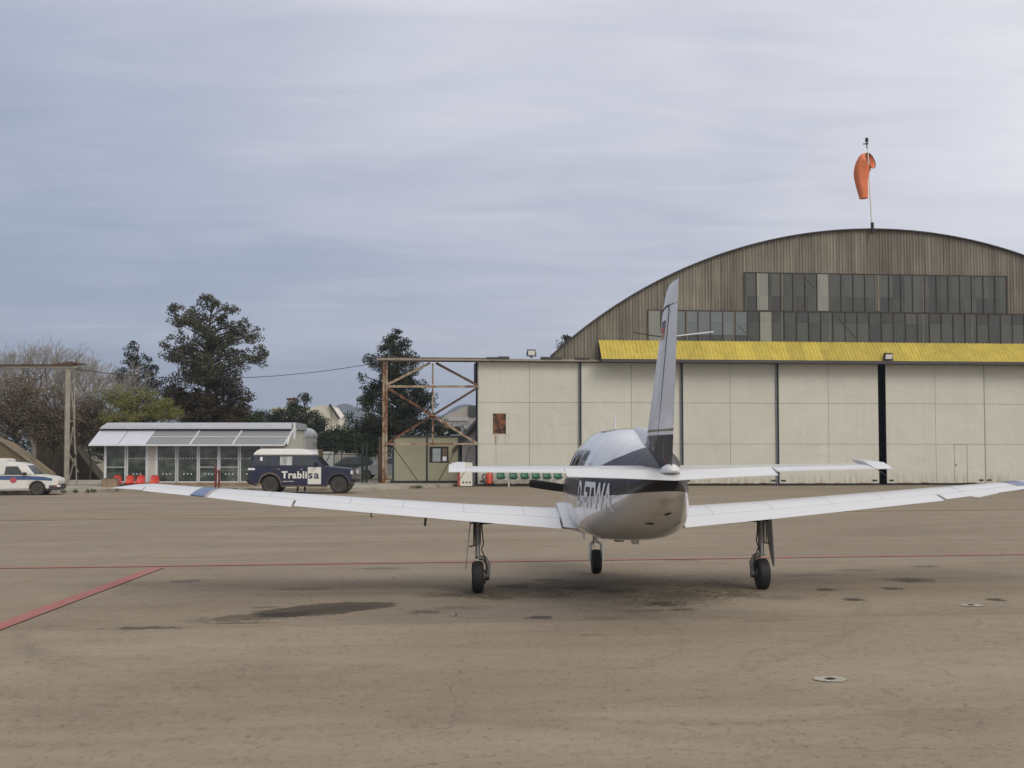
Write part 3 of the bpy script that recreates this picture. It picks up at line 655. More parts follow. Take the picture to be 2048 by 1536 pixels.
u0 = cl_(885, 922); u1 = cl_(893, 913); MB().span((u0[0], -.048, u0[2]), (u1[0], -.041, u1[2])).build('notice', m_letter, wn)
# white cabinet in front
p = ground(932, 973); q = ground(945, 973); w_ = abs(q.x - p.x) * .95
cbn = thing('control_cabinet', 'white metal cabinet with three dark dots and a red left side, by the hangar corner', 'cabinet', (p.x, p.y - .3, 0), HY)
ch = at(932, 925, p.y).z
MB().span((-w_, -.25, .03), (w_, .25, ch)).build('body', mat('cream white paint', (.68, .66, .56), .5, var=.04), cbn, bevel=.02)
MB().span((-w_ - .10, -.24, .02), (-w_ - .003, .2, ch * .55)).build('side_panel', m_red, cbn)
mb = MB(); [mb.revolve((dx * w_, -.251, .22), (0, -1, 0), [(0, .05), (.012, .045)], 12) for dx in (-.45, .1, .62)]; mb.build('dial', m_black, cbn)
# pale lean-to behind the gantry right bay
lo_ = P0 + HD * fac(950, 960)[0] - HN * 2.3
lt = thing('lean_to_shed', 'pale grey lean-to shed with sloping roof edge against the hangar side', 'shed', (lo_.x, lo_.y, 0), HY)
def ll(px, py): a = fac(px, py, -2.3); return (a[0] - (lo_ - P0).dot(HD), a[1])
pg = [ll(*k_) for k_ in ((924, 975), (924, 880), (958, 846), (962, 975))]
MB().prism(pg, lambda x, z: (x, 0, max(0, z)), lambda x, z: (x, 3, max(0, z))).build('wall', mat('pale shed sheet', (.46, .44, .42), .7, var=.1), lt)
pg = [ll(*k_) for k_ in ((905, 898), (958, 838), (958, 846), (905, 906))]
MB().prism(pg, lambda x, z: (x, -.3, z), lambda x, z: (x, 3.1, z)).build('roof', m_roof, lt)
pg = [ll(*k_) for k_ in ((941, 972), (941, 930), (956, 889), (958, 889), (958, 972))]
MB().prism(pg, lambda x, z: (x, -.5, max(0, z)), lambda x, z: (x, -.4, max(0, z))).build('leaning_panel', mat('pale leaning sheet', (.55, .53, .50), .6, var=.1), lt)
# far pale roofed building right of the tree, with signs
fo = at(925, 900, 110); fb = thing('low_building', 'far building with pale sloping roof seen through the rusty frame', 'building', (fo.x, fo.y, 0))
def fbl(px, py): p = at(px, py, 110); return (p.x - fo.x, max(0, p.z))
pg = [fbl(*k_) for k_ in ((880, 905), (880, 838), (900, 826), (937, 811), (965, 811), (965, 905))]
MB().prism(pg, lambda x, z: (x, 0, z), lambda x, z: (x, 6, z)).build('roof', mat('pale roof', (.40, .375, .33), .7, var=.1), fb)
a = fbl(897, 842); b_ = fbl(937, 834); MB().span((a[0], -.1, a[1]), (b_[0], -.01, b_[1])).build('parapet', mat('parapet', (.45, .45, .45), .7, var=.1), fb)
a = fbl(937, 832); b_ = fbl(957, 811); MB().span((a[0], -.2, a[1]), (b_[0], -.02, b_[1])).build('dark_window', m_glass, fb)
sp_o = at(925, 900, 72); ls = thing('street_lamp', 'white double armed lamp post behind the rusty frame', 'lamp post', (sp_o.x, sp_o.y, .1))
def sl_(px, py): p = at(px, py, 72); return (p.x - sp_o.x, 0, p.z - .1)
m_wp = mat('white post', (.58, .58, .58), .5, var=.08)
MB().tube([(0, 0, 0), (0, 0, sl_(925, 850)[2])], .07, 8).build('post', m_wp, ls)
MB().bar(sl_(904, 852), sl_(940, 847), .18, .12).build('lamp_head', m_wp, ls); MB().bar(sl_(901, 871), sl_(922, 870), .10, .1).build('lamp_head', m_wp, ls); MB().bar(sl_(889, 868), sl_(896, 864), .1, .1).build('lamp_head', m_wp, ls)
# fire extinguisher trolley by the first leaf
p = ground(976, 973); fx = thing('fire_extinguisher', 'red wheeled fire extinguisher with white hose standing at the hangar corner', 'fire extinguisher', (p.x, p.y - .1, 0))
m_fred = mat('extinguisher red', (.55, .07, .03), .4, var=.1)
MB().revolve((.06, 0, .12), (0, 0, 1), [(0, .12), (.04, .17), (.50, .17), (.58, .12), (.62, .05), (.68, .05)], 20).build('cylinder', m_fred, fx, smooth=R(40))
MB().revolve((.06, 0, .70), (0, 0, 1), [(0, .06), (.05, .11), (.13, .11), (.18, .04)], 16).build('cap', mat('cream cap', (.7, .62, .45), .5), fx, smooth=R(40))
for s in (-1, 1): MB().revolve((.06 + s * .20, .05, .13), (1, 0, 0), [(-.03, .05), (-.03, .13), (.03, .13), (.03, .05)], 18).build('wheel', m_rubber, fx)
mb = MB(); mb.tube([(-.20, 0, .1), (-.24, 0, .55), (-.12, 0, .75)], .02, 6); mb.tube([(.2, 0, .1), (.26, 0, .6), (.1, 0, .8)], .02, 6); mb.build('frame', m_dsteel, fx)
MB().tube([(-.15, -.05, .5 + .14 * math.sin(a)) if 0 else (-.20 + .10 * math.cos(a), -.05, .5 + .13 * math.sin(a)) for a in [i * .4 for i in range(20)]], .025, 6).build('hose', m_black, fx)
# small valve bits on the door behind it
a = fac(975, 928, 0); p = P0 + HD * a[0] - HN * .6
vb = thing('wall_tap', 'small dark pipe fitting on the pale first door above the red extinguisher', 'pipe fitting', (p.x, p.y, 1.02), HY)
mb = MB(); mb.tube([(-.3, -.05, 0), (.15, -.05, 0)], .025, 6); mb.tube([(.1, -.05, 0), (.1, -.05, .35)], .03, 6); mb.tube([(.22, -.05, .1), (.28, -.05, .25)], .03, 6); mb.build('pipe', m_dsteel, vb)
# green seats bench
bx = [fac(px, 950, .2)[0] for px in (1001, 1026, 1048.5, 1071, 1093, 1115)]
m_green = mat('green plastic', (.015, .11, .055), .4, var=.06)
bo = P0 + HD * bx[0] + HN * .25; bn_ = thing('seat_row', 'row of six green bucket seats on a white frame in front of the hangar door', 'bench', (bo.x, bo.y, 0), HY)
def bucket(name, x, zb, m, par, s=1.0):
    mb = MB(); rings = []
    for (y_, z_, hw) in ((-.36, .0, .20), (-.38, .03, .22), (-.18, -.03, .22), (-.04, .02, .22), (.03, .15, .21), (.07, .33, .19), (.08, .40, .13), (.08, .42, .06)):
        rings.append([(x + hw * s * math.sin(t_ * PI / 2), (y_ - .05 * t_ * t_) * s, zb + (z_ + .05 * t_ * t_ * (1 if z_ < .1 else 0)) * s) for t_ in (-1, -.66, -.33, 0, .33, .66, 1)])
    mb.loft(rings, cap=False, closed=False); o = mb.build(name, m, par, smooth=R(60)); sd = o.modifiers.new('t', 'SOLIDIFY'); sd.thickness = .02
    return o
for q in bx: bucket('seat', q - bx[0], .42, m_green, bn_)
mb = MB(); wdt = bx[-1] - bx[0]
mb.span((-.3, -.2, .34), (wdt + .3, -.14, .39)); mb.span((-.3, -.02, .34), (wdt + .3, .03, .38))
for q in (.4, wdt - .4): mb.span((q - .03, -.2, .0), (q + .03, -.14, .34)); mb.span((q - .03, -.35, 0), (q + .03, .1, .03))
mb.build('frame', m_wp, bn_)

# ================================================================== AIRCRAFT
# local frame: x to the right wing, y forward, z up; origin on the ground between the main wheels
PH = R(2.2)
po = Vector((1.428, 17.05, 0)); po.z = gz(po.x, po.y)
plane = thing('light_aircraft', 'white single engined low wing aeroplane with dark stripe, seen from behind on its wheels', 'aeroplane', tuple(po))
plane.rotation_euler = (0, -.0068, PH); plane.rotation_mode = 'ZXY'
# station: y, z of widest line, half width, height above, height below, upper exponent, lower exponent
FS = [(3.42, 1.17, .40, .24, .26, 2.3, 2.6), (3.30, 1.17, .44, .27, .30, 2.3, 2.6), (2.8, 1.19, .52, .34, .42, 2.2, 2.6), (2.2, 1.20, .58, .44, .50, 2.1, 2.6),
      (1.75, 1.18, .62, .64, .49, 2.1, 2.6), (1.2, 1.13, .65, .93, .44, 2.15, 2.6), (.6, 1.10, .67, 1.03, .40, 2.2, 2.6), (-.2, 1.09, .67, 1.04, .38, 2.2, 2.7), (-1.0, 1.10, .66, 1.02, .37, 2.2, 2.7),
      (-1.5, 1.13, .635, .97, .36, 2.2, 2.7), (-2.0, 1.18, .565, .87, .33, 2.2, 2.6), (-2.6, 1.27, .46, .69, .30, 2.1, 2.5), (-3.2, 1.39, .35, .48, .27, 2.0, 2.5), (-3.8, 1.51, .23, .21, .21, 2.0, 2.3),
      (-4.05, 1.545, .15, .09, .18, 2, 2), (-4.2, 1.54, .08, .04, .10, 2, 2)]
def fsec(y):
    ys_ = [s[0] for s in FS]
    if y >= ys_[0]: return FS[0][1:]
    if y <= ys_[-1]: return FS[-1][1:]
    for i in range(len(FS) - 1):
        if FS[i][0] >= y >= FS[i + 1][0]: break
    a, b_ = FS[i], FS[i + 1]; t_ = (a[0] - y) / (a[0] - b_[0]); p = FS[max(i - 1, 0)]; n_ = FS[min(i + 2, len(FS) - 1)]
    out = []
    for k_ in range(1, 7):
        h = a[0] - b_[0]; m0 = (b_[k_] - p[k_]) / max(.01, p[0] - b_[0]) * h if i > 0 else (b_[k_] - a[k_])
        m1 = (n_[k_] - a[k_]) / max(.01, a[0] - n_[0]) * h if i + 2 < len(FS) else (b_[k_] - a[k_])
        out.append((2*t_**3 - 3*t_**2 + 1) * a[k_] + (t_**3 - 2*t_**2 + t_) * m0 + (-2*t_**3 + 3*t_**2) * b_[k_] + (t_**3 - t_**2) * m1)
    return out
def fring(y, n=72, g=0.):
    zc_, w_, ht, hb, nt_, nb = fsec(y); r = []
    for k_ in range(n):
        a = 2 * PI * k_ / n; c, s_ = math.cos(a), math.sin(a); e = nt_ if s_ >= 0 else nb; h = ht if s_ >= 0 else hb
        r.append((math.copysign(abs(c) ** (2 / e), c) * (w_ + g), y, zc_ + math.copysign(abs(s_) ** (2 / e), s_) * (h + g)))
    return r
def fx_(y, z):
    zc_, w_, ht, hb, nt_, nb = fsec(y); dz = z - zc_; h, e = (ht, nt_) if dz >= 0 else (hb, nb)
    return w_ * max(0, 1 - min(1, abs(dz) / h) ** e) ** (1 / e)
# livery follows the fuselage shape: a dark sweep along the side that climbs to the fin
def livery():
    m = bpy.data.materials.new('aircraft livery'); m.use_nodes = True; t = m.node_tree; b = t.nodes['Principled BSDF']
    tcn = N(t, 'ShaderNodeTexCoord'); s_ = N(t, 'ShaderNodeSeparateXYZ'); L(t, tcn.outputs['Object'], s_.inputs[0])
    def curve(pts):
        f = M(t, 'DIVIDE', M(t, 'ADD', s_.outputs[1], 5.), 9.); n = t.nodes.new('ShaderNodeValToRGB'); e = n.color_ramp.elements; n.color_ramp.interpolation = 'B_SPLINE' if 0 else 'LINEAR'
        while len(e) < len(pts): e.new(.5)
        for i, (y, z) in enumerate(sorted(pts)): e[i].position = (y + 5) / 9; e[i].color = (z / 3,) * 3 + (1,)
        L(t, f, n.inputs[0]); return M(t, 'MULTIPLY', n.outputs[0], 3)
    lo = curve([(-4.8, 1.47), (-4, 1.425), (-3, 1.36), (-2, 1.315), (-1, 1.285), (0, 1.275), (1, 1.265), (2, 1.25), (3.5, 1.2)])
    hi = curve([(-4.6, 2.4), (-3.45, 2.2), (-3.25, 1.95), (-3.05, 1.86), (-2.8, 1.80), (-2.5, 1.75), (-2.2, 1.69), (-1.9, 1.61), (-1.6, 1.545), (-1.2, 1.51), (-.4, 1.49), (.6, 1.47), (2, 1.44), (3.5, 1.3)])
    z = s_.outputs[2]
    inside = M(t, 'MULTIPLY', M(t, 'GREATER_THAN', z, lo), M(t, 'LESS_THAN', z, hi))
    g1_ = M(t, 'MULTIPLY', M(t, 'GREATER_THAN', z, M(t, 'ADD', hi, .012)), M(t, 'LESS_THAN', z, M(t, 'ADD', hi, .026)))
    g1_ = M(t, 'MULTIPLY', g1_, M(t, 'GREATER_THAN', s_.outputs[1], -2.1))
    white = RAMP(t, NOISE(t, tcn.outputs['Object'], 1.3, 4), [(.3, (.65, .645, .63)), (.7, (.69, .685, .67))])
    c = MIX(t, inside, white, (.014, .013, .018)); c = MIX(t, g1_, c, (.30, .24, .13))
    # rivet and skin joints
    L(t, c, b.inputs['Base Color']); b.inputs['Roughness'].default_value = .30; L(t, M(t, 'SUBTRACT', 1., M(t, 'MULTIPLY', inside, .90)), b.inputs['Coat Weight']); b.inputs['Coat Roughness'].default_value = .05; L(t, M(t, 'SUBTRACT', .4, M(t, 'MULTIPLY', inside, .25)), b.inputs['Specular IOR Level'])
    return m
m_liv = livery()
ys_ = [3.42 - i * .06 for i in range(int((3.42 + 4.2) / .06) + 1)] + [-4.2]
mb = MB().loft([fring(y) for y in ys_])
fus = mb.build('fuselage', m_liv, plane, smooth=R(50))
# skin joints
m_sj = mat('skin joint', (.36, .36, .36), .5, var=0)
for y in (-.72, -1.62, -2.45, -3.35, 1.45, 2.35):
    MB().loft([fring(y, 72, .0008), fring(y - .008, 72, .0008)], cap=False).build('skin_joint', m_sj, fus)
def patch(outline, off=.004, side=-1, nz=6):
    """flat outline (y, z) wrapped on to the fuselage side"""
    me = bpy.data.meshes.new('tmp'); bm = bmesh.new(); vs = [bm.verts.new((y, z, 0)) for y, z in outline]; bm.faces.new(vs)
    return wrap_bm(bm, off, side)
def wrap_bm(bm, off, side):
    ys_ = [v.co.x for v in bm.verts]; zs = [v.co.y for v in bm.verts]
    q = min(zs)
    while q < max(zs): bmesh.ops.bisect_plane(bm, geom=bm.verts[:] + bm.edges[:] + bm.faces[:], plane_co=(0, q, 0), plane_no=(0, 1, 0)); q += .035
    q = min(ys_)
    while q < max(ys_): bmesh.ops.bisect_plane(bm, geom=bm.verts[:] + bm.edges[:] + bm.faces[:], plane_co=(q, 0, 0), plane_no=(1, 0, 0)); q += .06
    mb = MB(); ids = {v: i for i, v in enumerate(bm.verts)}
    mb.v = [(side * (fx_(v.co.x, v.co.y) + off), v.co.x, v.co.y) for v in bm.verts]; mb.f = [tuple(ids[v] for v in f.verts) for f in bm.faces]
    bm.free(); return mb
def rrect(y0, z0, y1, z1, r, n=6):
    out = []
    for cx, cz, a0 in ((y1 - r, z1 - r, 0), (y0 + r, z1 - r, 90), (y0 + r, z0 + r, 180), (y1 - r, z0 + r, 270)):
        for i in range(n + 1): a = R(a0 + 90 * i / n); out.append((cx + r * math.cos(a), cz + r * math.sin(a)))
    return out
m_awin = mat('aircraft window', (.018, .020, .022), .05, var=0, spec=.8); m_awin2 = mat('tinted aft window', (.16, .22, .27), .06, var=.1)
for side in (-1, 1):
    for i, (yc, wd) in enumerate(((-.80, .42), (-.15, .36), (.42, .36), (1.0, .36))):
        o = patch(rrect(yc - wd / 2, 1.50, yc + wd / 2, 1.825, .07), .006, side).build('cabin_window', m_awin2 if i == 0 else m_awin, fus, smooth=R(60))
        o2 = patch(rrect(yc - wd / 2 - .025, 1.475, yc + wd / 2 + .025, 1.85, .09), .002, side).build('window_frame', m_grayp, o, smooth=R(60))
    patch([(1.45, 1.50), (1.95, 1.50), (1.75, 1.74), (1.50, 1.90), (1.42, 1.80)], .005, side).build('windscreen', m_awin, fus, smooth=R(60))
# registration
def text_bm(s, size, bold=0.0, space=1.0):
    cu = bpy.data.curves.new('t', 'FONT'); cu.body = s; cu.size = size; cu.offset = bold; cu.space_character = space; cu.resolution_u = 3
    o = bpy.data.objects.new('t', cu); scene.collection.objects.link(o); dg = C.evaluated_depsgraph_get(); me = bpy.data.meshes.new_from_object(o.evaluated_get(dg))
    bpy.data.objects.remove(o); bm = bmesh.new(); bm.from_mesh(me); bpy.data.meshes.remove(me); return bm
for off, bold, m_, nm in ((.003, .028, m_letterg, 'registration_outline'), (.0055, .014, m_letter, 'registration')):
    bm = text_bm('D-ETWA', .46, bold, 1.0)
    x0 = min(v.co.x for v in bm.verts); x1 = max(v.co.x for v in bm.verts); z0 = min(v.co.y for v in bm.verts); z1 = max(v.co.y for v in bm.verts)
    for v in bm.verts:
        v.co.x = -1.12 - (v.co.x - x0) / (x1 - x0) * 1.68; v.co.y = 1.165 + (v.co.y - z0) / (z1 - z0) * .315
    if nm == 'registration': reg = wrap_bm(bm, off, -1).build(nm, m_, fus, smooth=R(60))
    else: bm.free()
m_dullred = mat('dull red line', (.30, .16, .13), .5, var=0)
# wings ----------------------------------------------------------
def foil(xle, yle, zle, yte, zte, th, c0=0., c1=1., n=14, defl=0., hinge=None, camber=.018):
    """closed section ring between chord fractions c0..c1 at span x"""
    ch = yle - yte
    def yt(c): return 5 * th * (.2969 * math.sqrt(max(c, 0)) - .126 * c - .3516 * c * c + .2843 * c ** 3 - .1036 * c ** 4)
    pts = []
    cs = [c0 + (c1 - c0) * (.5 - .5 * math.cos(PI * i / n)) for i in range(n + 1)]
    for c in reversed(cs): pts.append((c, yt(c) + camber * 4 * c * (1 - c)))
    for c in (cs[1:] if c0 == 0 else cs): pts.append((c, -yt(c) + camber * 4 * c * (1 - c)))
    out = []
    for c, h in pts:
        y = yle - c * ch; z = zle + (zte - zle) * c + h * ch
        if defl:
            hy = yle - (hinge if hinge is not None else c0) * ch; hz = zle + (zte - zle) * (hinge if hinge is not None else c0)
            dy, dz = y - hy, z - hz; y = hy + dy * math.cos(defl) - dz * math.sin(defl) * 0; z = hz + dz + dy * math.sin(defl)
        out.append((xle, y, z))
    return out
WS = [(.45, 1.46, .905, -.43, .815, .15), (.75, 1.40, .925, -.42, .840, .145), (1.0, 1.34, .938, -.405, .863, .14), (2.0, 1.24, 1.012, -.36, .948, .13), (4.25, 1.01, 1.208, -.25, 1.158, .118), (5.35, .90, 1.300, -.19, 1.285, .108), (6.2, .81, 1.382, -.145, 1.375, .098)]
def wst(x):
    for a, b_ in zip(WS[:-1], WS[1:]):
        if a[0] <= x <= b_[0]: t_ = (x - a[0]) / (b_[0] - a[0]); return tuple(a[i] + (b_[i] - a[i]) * t_ for i in range(6))
    return WS[-1] if x > WS[-1][0] else WS[0]
tips = [(6.36, .64, 1.395, -.15, 1.388, .088), (6.46, .44, 1.400, -.155, 1.396, .07), (6.53, .16, 1.404, -.16, 1.400, .05), (6.58, -.05, 1.404, -.165, 1.402, .04)]
for s in (-1, 1):
    def sc(r): return [(s * p[0], p[1], p[2]) for p in r]
    spans = [.45, .75, 1.0, 2, 3, 4.25, 5.35, 6.2]
    mb = MB().loft([sc(foil(*[wst(x)[i] for i in range(6)], 0, .735)) for x in spans])
    wg = mb.build('wing', m_white, plane, smooth=R(30), label='left wing' if s < 0 else 'right wing')
    MB().loft([sc(foil(*wst(6.2)))] + [sc(foil(*t_)) for t_ in tips]).build('wing_tip', m_white, wg, smooth=R(40))
    # fillet at the root
    MB().loft([sc(foil(x, 1.52 - .1 * k_, .93 + .03 * k_, -.52 + .05 * k_, .83 + .02 * k_, .22 - .03 * k_)) for k_, x in enumerate((.40, .62, .78))]).build('wing_fillet', m_white, wg, smooth=R(40))
    MB().loft([sc(foil(*wst(x), .745, 1, 8, .0)) for x in (.80, 1, 2, 3, 4.24)]).build('flap', m_white, wg, smooth=R(30))
    da = R(-2.5) if s < 0 else R(2.5)
    MB().loft([sc(foil(*wst(x), .752, 1, 8, -da * -1 if 0 else (-da))) for x in (4.275, 5.0, 5.35, 6.19)]).build('aileron', m_white, wg, smooth=R(30))
    # dark gap behind the surfaces
    g = MB()
    for x0, x1 in zip(spans[:-1], spans[1:]):
        a = wst(x0); b_ = wst(x1)
        def hp(q, c): ch = q[1] - q[3]; return (s * q[0], q[1] - c * ch, q[2] + (q[4] - q[2]) * c + .02 * ch)
        g.bar(hp(a, .742), hp(b_, .742), .018, .02)
    g.build('hinge_gap', m_seam, wg)
    for xj in (1.25, 2.05, 2.85, 3.55, 4.6):
        r0 = foil(*wst(xj), 0, .735); r1 = foil(*wst(xj + .008), 0, .735)
        MB().loft([[(s * p[0], p[1], p[2] + (.0012 if i <= 14 else -.0012)) for i, p in enumerate(r)] for r in (r0, r1)], cap=False).build('skin_joint', m_sj, wg)
    # blue stripe wrapped over the wing near the tip, slanting
    def band_ring(y_shift, x0, x1, m_, name, grow=.003):
        rr_ = []
        for x in (x0, x1):
            q = list(wst(x)); ring = foil(*q, 0, 1.0)
            rr_.append([(s * (p[0] + (p[1] - .3) * -.07), p[1], p[2] + (grow if i <= 14 else -grow) + (p[1] - .3) * -.07 * .085) for i, p in enumerate(ring)])
        return MB().loft(rr_, cap=False).build(name, m_, wg, smooth=R(40))
    band_ring(0, 5.36, 5.54, m_blue, 'blue_stripe'); band_ring(0, 5.325, 5.337, m_dullred, 'red_stripe', .0035)
    # fuel cap, small plates
    if s > 0:
        a = foil(*wst(4.55), .752, 1, 8, -da)[0]; b_ = foil(*wst(5.0), .752, 1, 8, -da)[0]
        MB().add([(a[0], a[1] + .05, a[2] + .008), (b_[0], b_[1] + .05, b_[2] + .008), (b_[0] - .05, b_[1] - .055, b_[2] - .004), (a[0] + .12, a[1] - .06, a[2] - .006), (a[0] + .1, a[1] + .05, a[2] - .006), (b_[0], b_[1] + .05, b_[2] - .006), (b_[0] - .05, b_[1] - .055, b_[2] - .012), (a[0] + .12, a[1] - .06, a[2] - .014)],
                 [(0, 1, 2, 3), (7, 6, 5, 4), (0, 4, 5, 1), (1, 5, 6, 2), (2, 6, 7, 3), (3, 7, 4, 0)]).build('aileron_tab', m_white, wg)
    else:
        MB().tube([(-2.55, -.1, .98), (-2.56, -.12, .88)], .018, 6).build('drain_mast', m_dsteel, wg)
        MB().tube([(-3.3, .5, 1.05), (-3.3, .5, .98), (-3.3, .65, .96)], .012, 6).build('pitot_tube', m_steel, wg)
# tailplane ------------------------------------------------------
TS = [(0, -3.30, 1.64, -4.02, 1.63, .13), (.3, -3.33, 1.642, -4.02, 1.632, .13), (2.02, -3.48, 1.665, -4.02, 1.66, .11)]
def tst(x): t_ = (x - 0) / 2.02; return (x,) + tuple(TS[0][i] + (TS[2][i] - TS[0][i]) * t_ for i in range(1, 6))
def tring(x, s):
    q = tst(x); r = foil(*q, 0, 1, 12, camber=0)
    # blunt aft face at the hinge
    ch = q[1] - q[3]; out = []
    for p in r:
        c = (q[1] - p[1]) / ch; th_ = max(0, c - .55) / .45 * .022
        up_ = p[2] >= q[2] + (q[4] - q[2]) * c; out.append((s * p[0], p[1], p[2] + (th_ if up_ else -th_)))
    return out
mb = MB().loft([tring(2.02, -1), tring(1, -1), tring(.2, -1), [(0, p[1], p[2]) for p in tring(0, 1)], tring(.2, 1), tring(1, 1), tring(2.02, 1)])
stab = mb.build('horizontal_stabiliser', m_white, plane, smooth=R(30))
def ele(x, ychord, ztip, s, th_=.045):     # slab section from hinge to trailing edge
    q = tst(x); return [(s * x, -4.03, q[4] + th_ / 2), (s * x, -4.03 - ychord, ztip + .004), (s * x, -4.03 - ychord, ztip - .004), (s * x, -4.03, q[4] - th_ / 2)]
elv = MB().loft([ele(1.045, .30, 1.592, -1), ele(.5, .38, 1.574, -1), ele(0, .44, 1.552, 1), ele(.5, .38, 1.574, 1), ele(1.045, .30, 1.592, 1)]).build('elevator', m_white, plane, smooth=R(30), label='middle part of the elevator, drooping')
for s in (-1, 1):
    MB().loft([ele(1.055, .27, 1.628, s, .04), ele(2.03, .24, 1.645, s, .04)]).build('elevator', m_white, plane, smooth=R(30))
    # horn balance at the tip: runs the whole chord, nose up
    rs = [[(s * x, yl, zl), (s * x, (yl + yt) / 2, (zl + zt_) / 2 + .028), (s * x, yt, zt_ + .003), (s * x, yt, zt_ - .003), (s * x, (yl + yt) / 2, (zl + zt_) / 2 - .028), (s * x, yl + .01, zl - .015)]
          for x, yl, zl, yt, zt_ in ((2.04, -3.50, 1.735, -4.27, 1.645), (2.12, -3.52, 1.738, -4.28, 1.645), (2.17, -3.62, 1.728, -4.29, 1.645), (2.205, -3.74, 1.712, -4.30, 1.645))]
    MB().loft(rs).build('elevator_horn', m_white, plane, smooth=R(50))
    MB().tube([(s * 2.05, -4.28, 1.64), (s * 2.10, -4.42, 1.575)], .004, 5).build('static_wick', m_dsteel, stab)
MB().add(*(lambda: ([(-1.04, -4.02, 1.662), (1.04, -4.02, 1.662), (1.04, -4.035, 1.662), (-1.04, -4.035, 1.662)], [(0, 1, 2, 3)]))()).build('hinge_line', m_grayp, stab)
# tail cone fairing over the centre
mb = MB(); rs = []
for i in range(9):
    a = PI * i / 8; rs.append([(.105 * math.sin(a) * math.cos(2*PI*k/16), -4.14 - .20 * math.cos(a), 1.612 + .095 * math.sin(a) * (math.sin(2*PI*k/16) if k < 9 else .2 * math.sin(2*PI*k/16)) + .05 * (-math.cos(a))*-.6) for k in range(16)])
mb.loft(rs, cap=False).build('tail_fairing', m_white, plane, smooth=R(70))
# fin and rudder ---------------------------------------------------
def fins(z):        # leading edge, hinge, trailing edge at height z
    t_ = (z - 1.9) / (3.48 - 1.9); le = -2.72 - 1.43 * t_; te = -4.36 - .46 * t_; return le, te
def finring(z, c0, c1, th_=.09, n=14, le=None, te=None, sh=1):
    l0, t0 = fins(z); l0 = l0 if le is None else le; t0 = t0 if te is None else te
    r = foil(0, l0, 0, t0, 0, th_, c0, c1, n, camber=0); return [(p[2] * sh, p[1], z) for p in r]
HC = .60
def finmat(z): pass
fin = MB().loft([finring(z, 0, HC - .008, th_, le=le_) for z, th_, le_ in ((1.62, .10, -2.6), (2.0, .095, None), (2.045, .095, None), (2.4, .09, None), (2.9, .088, None), (3.26, .085, None))]).build('fin', None or m_white, plane, smooth=R(30))
fin.data.materials.clear()
mf = bpy.data.materials.new('fin paint'); mf.use_nodes = True; t = mf.node_tree; b = t.nodes['Principled BSDF']; tcn = N(t, 'ShaderNodeTexCoord'); s_ = N(t, 'ShaderNodeSeparateXYZ'); L(t, tcn.outputs['Object'], s_.inputs[0])
zf = s_.outputs[2]; c = MIX(t, M(t, 'LESS_THAN', zf, 2.00), (.74, .74, .75), (.016, .014, .018)); gmask = M(t, 'MULTIPLY', M(t, 'GREATER_THAN', zf, 2.035), M(t, 'LESS_THAN', zf, 2.060))
c = MIX(t, gmask, c, (.22, .18, .10)); L(t, c, b.inputs['Base Color']); b.inputs['Roughness'].default_value = .36; b.inputs['Coat Weight'].default_value = .3; b.inputs['Specular IOR Level'].default_value = .3
fin.data.materials.append(mf)
rud = MB().loft([finring(z, HC + .008, 1, th_) for z, th_ in ((1.68, .095), (2.0, .095), (2.045, .095), (2.4, .09), (2.9, .088), (3.26, .085))]).build('rudder', mf, plane, smooth=R(30))
tl = []
for z, k_ in ((3.275, 1), (3.36, .98), (3.42, .9), (3.46, .75), (3.485, .45)):
    l0, t0 = fins(z); lead = {3.275: 0, 3.36: .02, 3.42: .08, 3.46: .2, 3.485: .42}[z]
    tl.append(finring(z, 0, 1, .085 * k_, le=l0 - lead * .6))
MB().loft(tl).build('rudder_horn', mf, rud, smooth=R(40))
# seams
g = MB(); 
def fsurf(z, c, s, off=.004): l0, t0 = fins(z); r = foil(0, l0, 0, t0, 0, .09, 0, 1, 40, camber=0); ch = l0 - t0; best = min((p for p in r if p[2] > 0), key=lambda p: abs((l0 - p[1]) / ch - c)); return (s * (best[2] + off), l0 - c * ch, z)
for s in (-1, 1): g.tube([fsurf(z, HC, s, -.002) for z in (1.8, 2.2, 2.6, 3.0, 3.2)] + [fsurf(3.26, HC - .03, s, -.001), fsurf(3.275, HC - .12, s, -.001), fsurf(3.265, .3, s, -.001), fsurf(3.24, .05, s, 0)], .009, 6)
g.build('rudder_seam', m_seam, fin)
flag = MB()
fg = thing  # (flag stripes on the left face of the fin)
for nm, z0, z1, m_ in (('flag_black', 3.08, 3.14, mat('flag black', (.05, .06, .08), .4, var=0)), ('flag_red', 3.02, 3.08, m_red), ('flag_gold', 2.96, 3.02, mat('flag gold', (.42, .33, .16), .4, var=0))):
    q = MB(); vs = []
    for z in (z0, z1):
        for c in (.22, .34, .46): vs.append(fsurf(z, c, -1, .003))
    q.add(vs, [(0, 1, 4, 3), (1, 2, 5, 4)]).build(nm, m_, fin)
mb = MB(); mb.tube([(-.03, -3.95, 3.0), (-.12, -3.98, 3.005), (-.34, -4.1, 3.03)], .0055, 6); mb.build('whisker_antenna', m_dsteel, fin)
MB().tube([(.03, -3.95, 3.0), (.12, -3.98, 3.005), (.46, -4.15, 3.03)], .0065, 6).build('whisker_antenna', m_letter, fin)
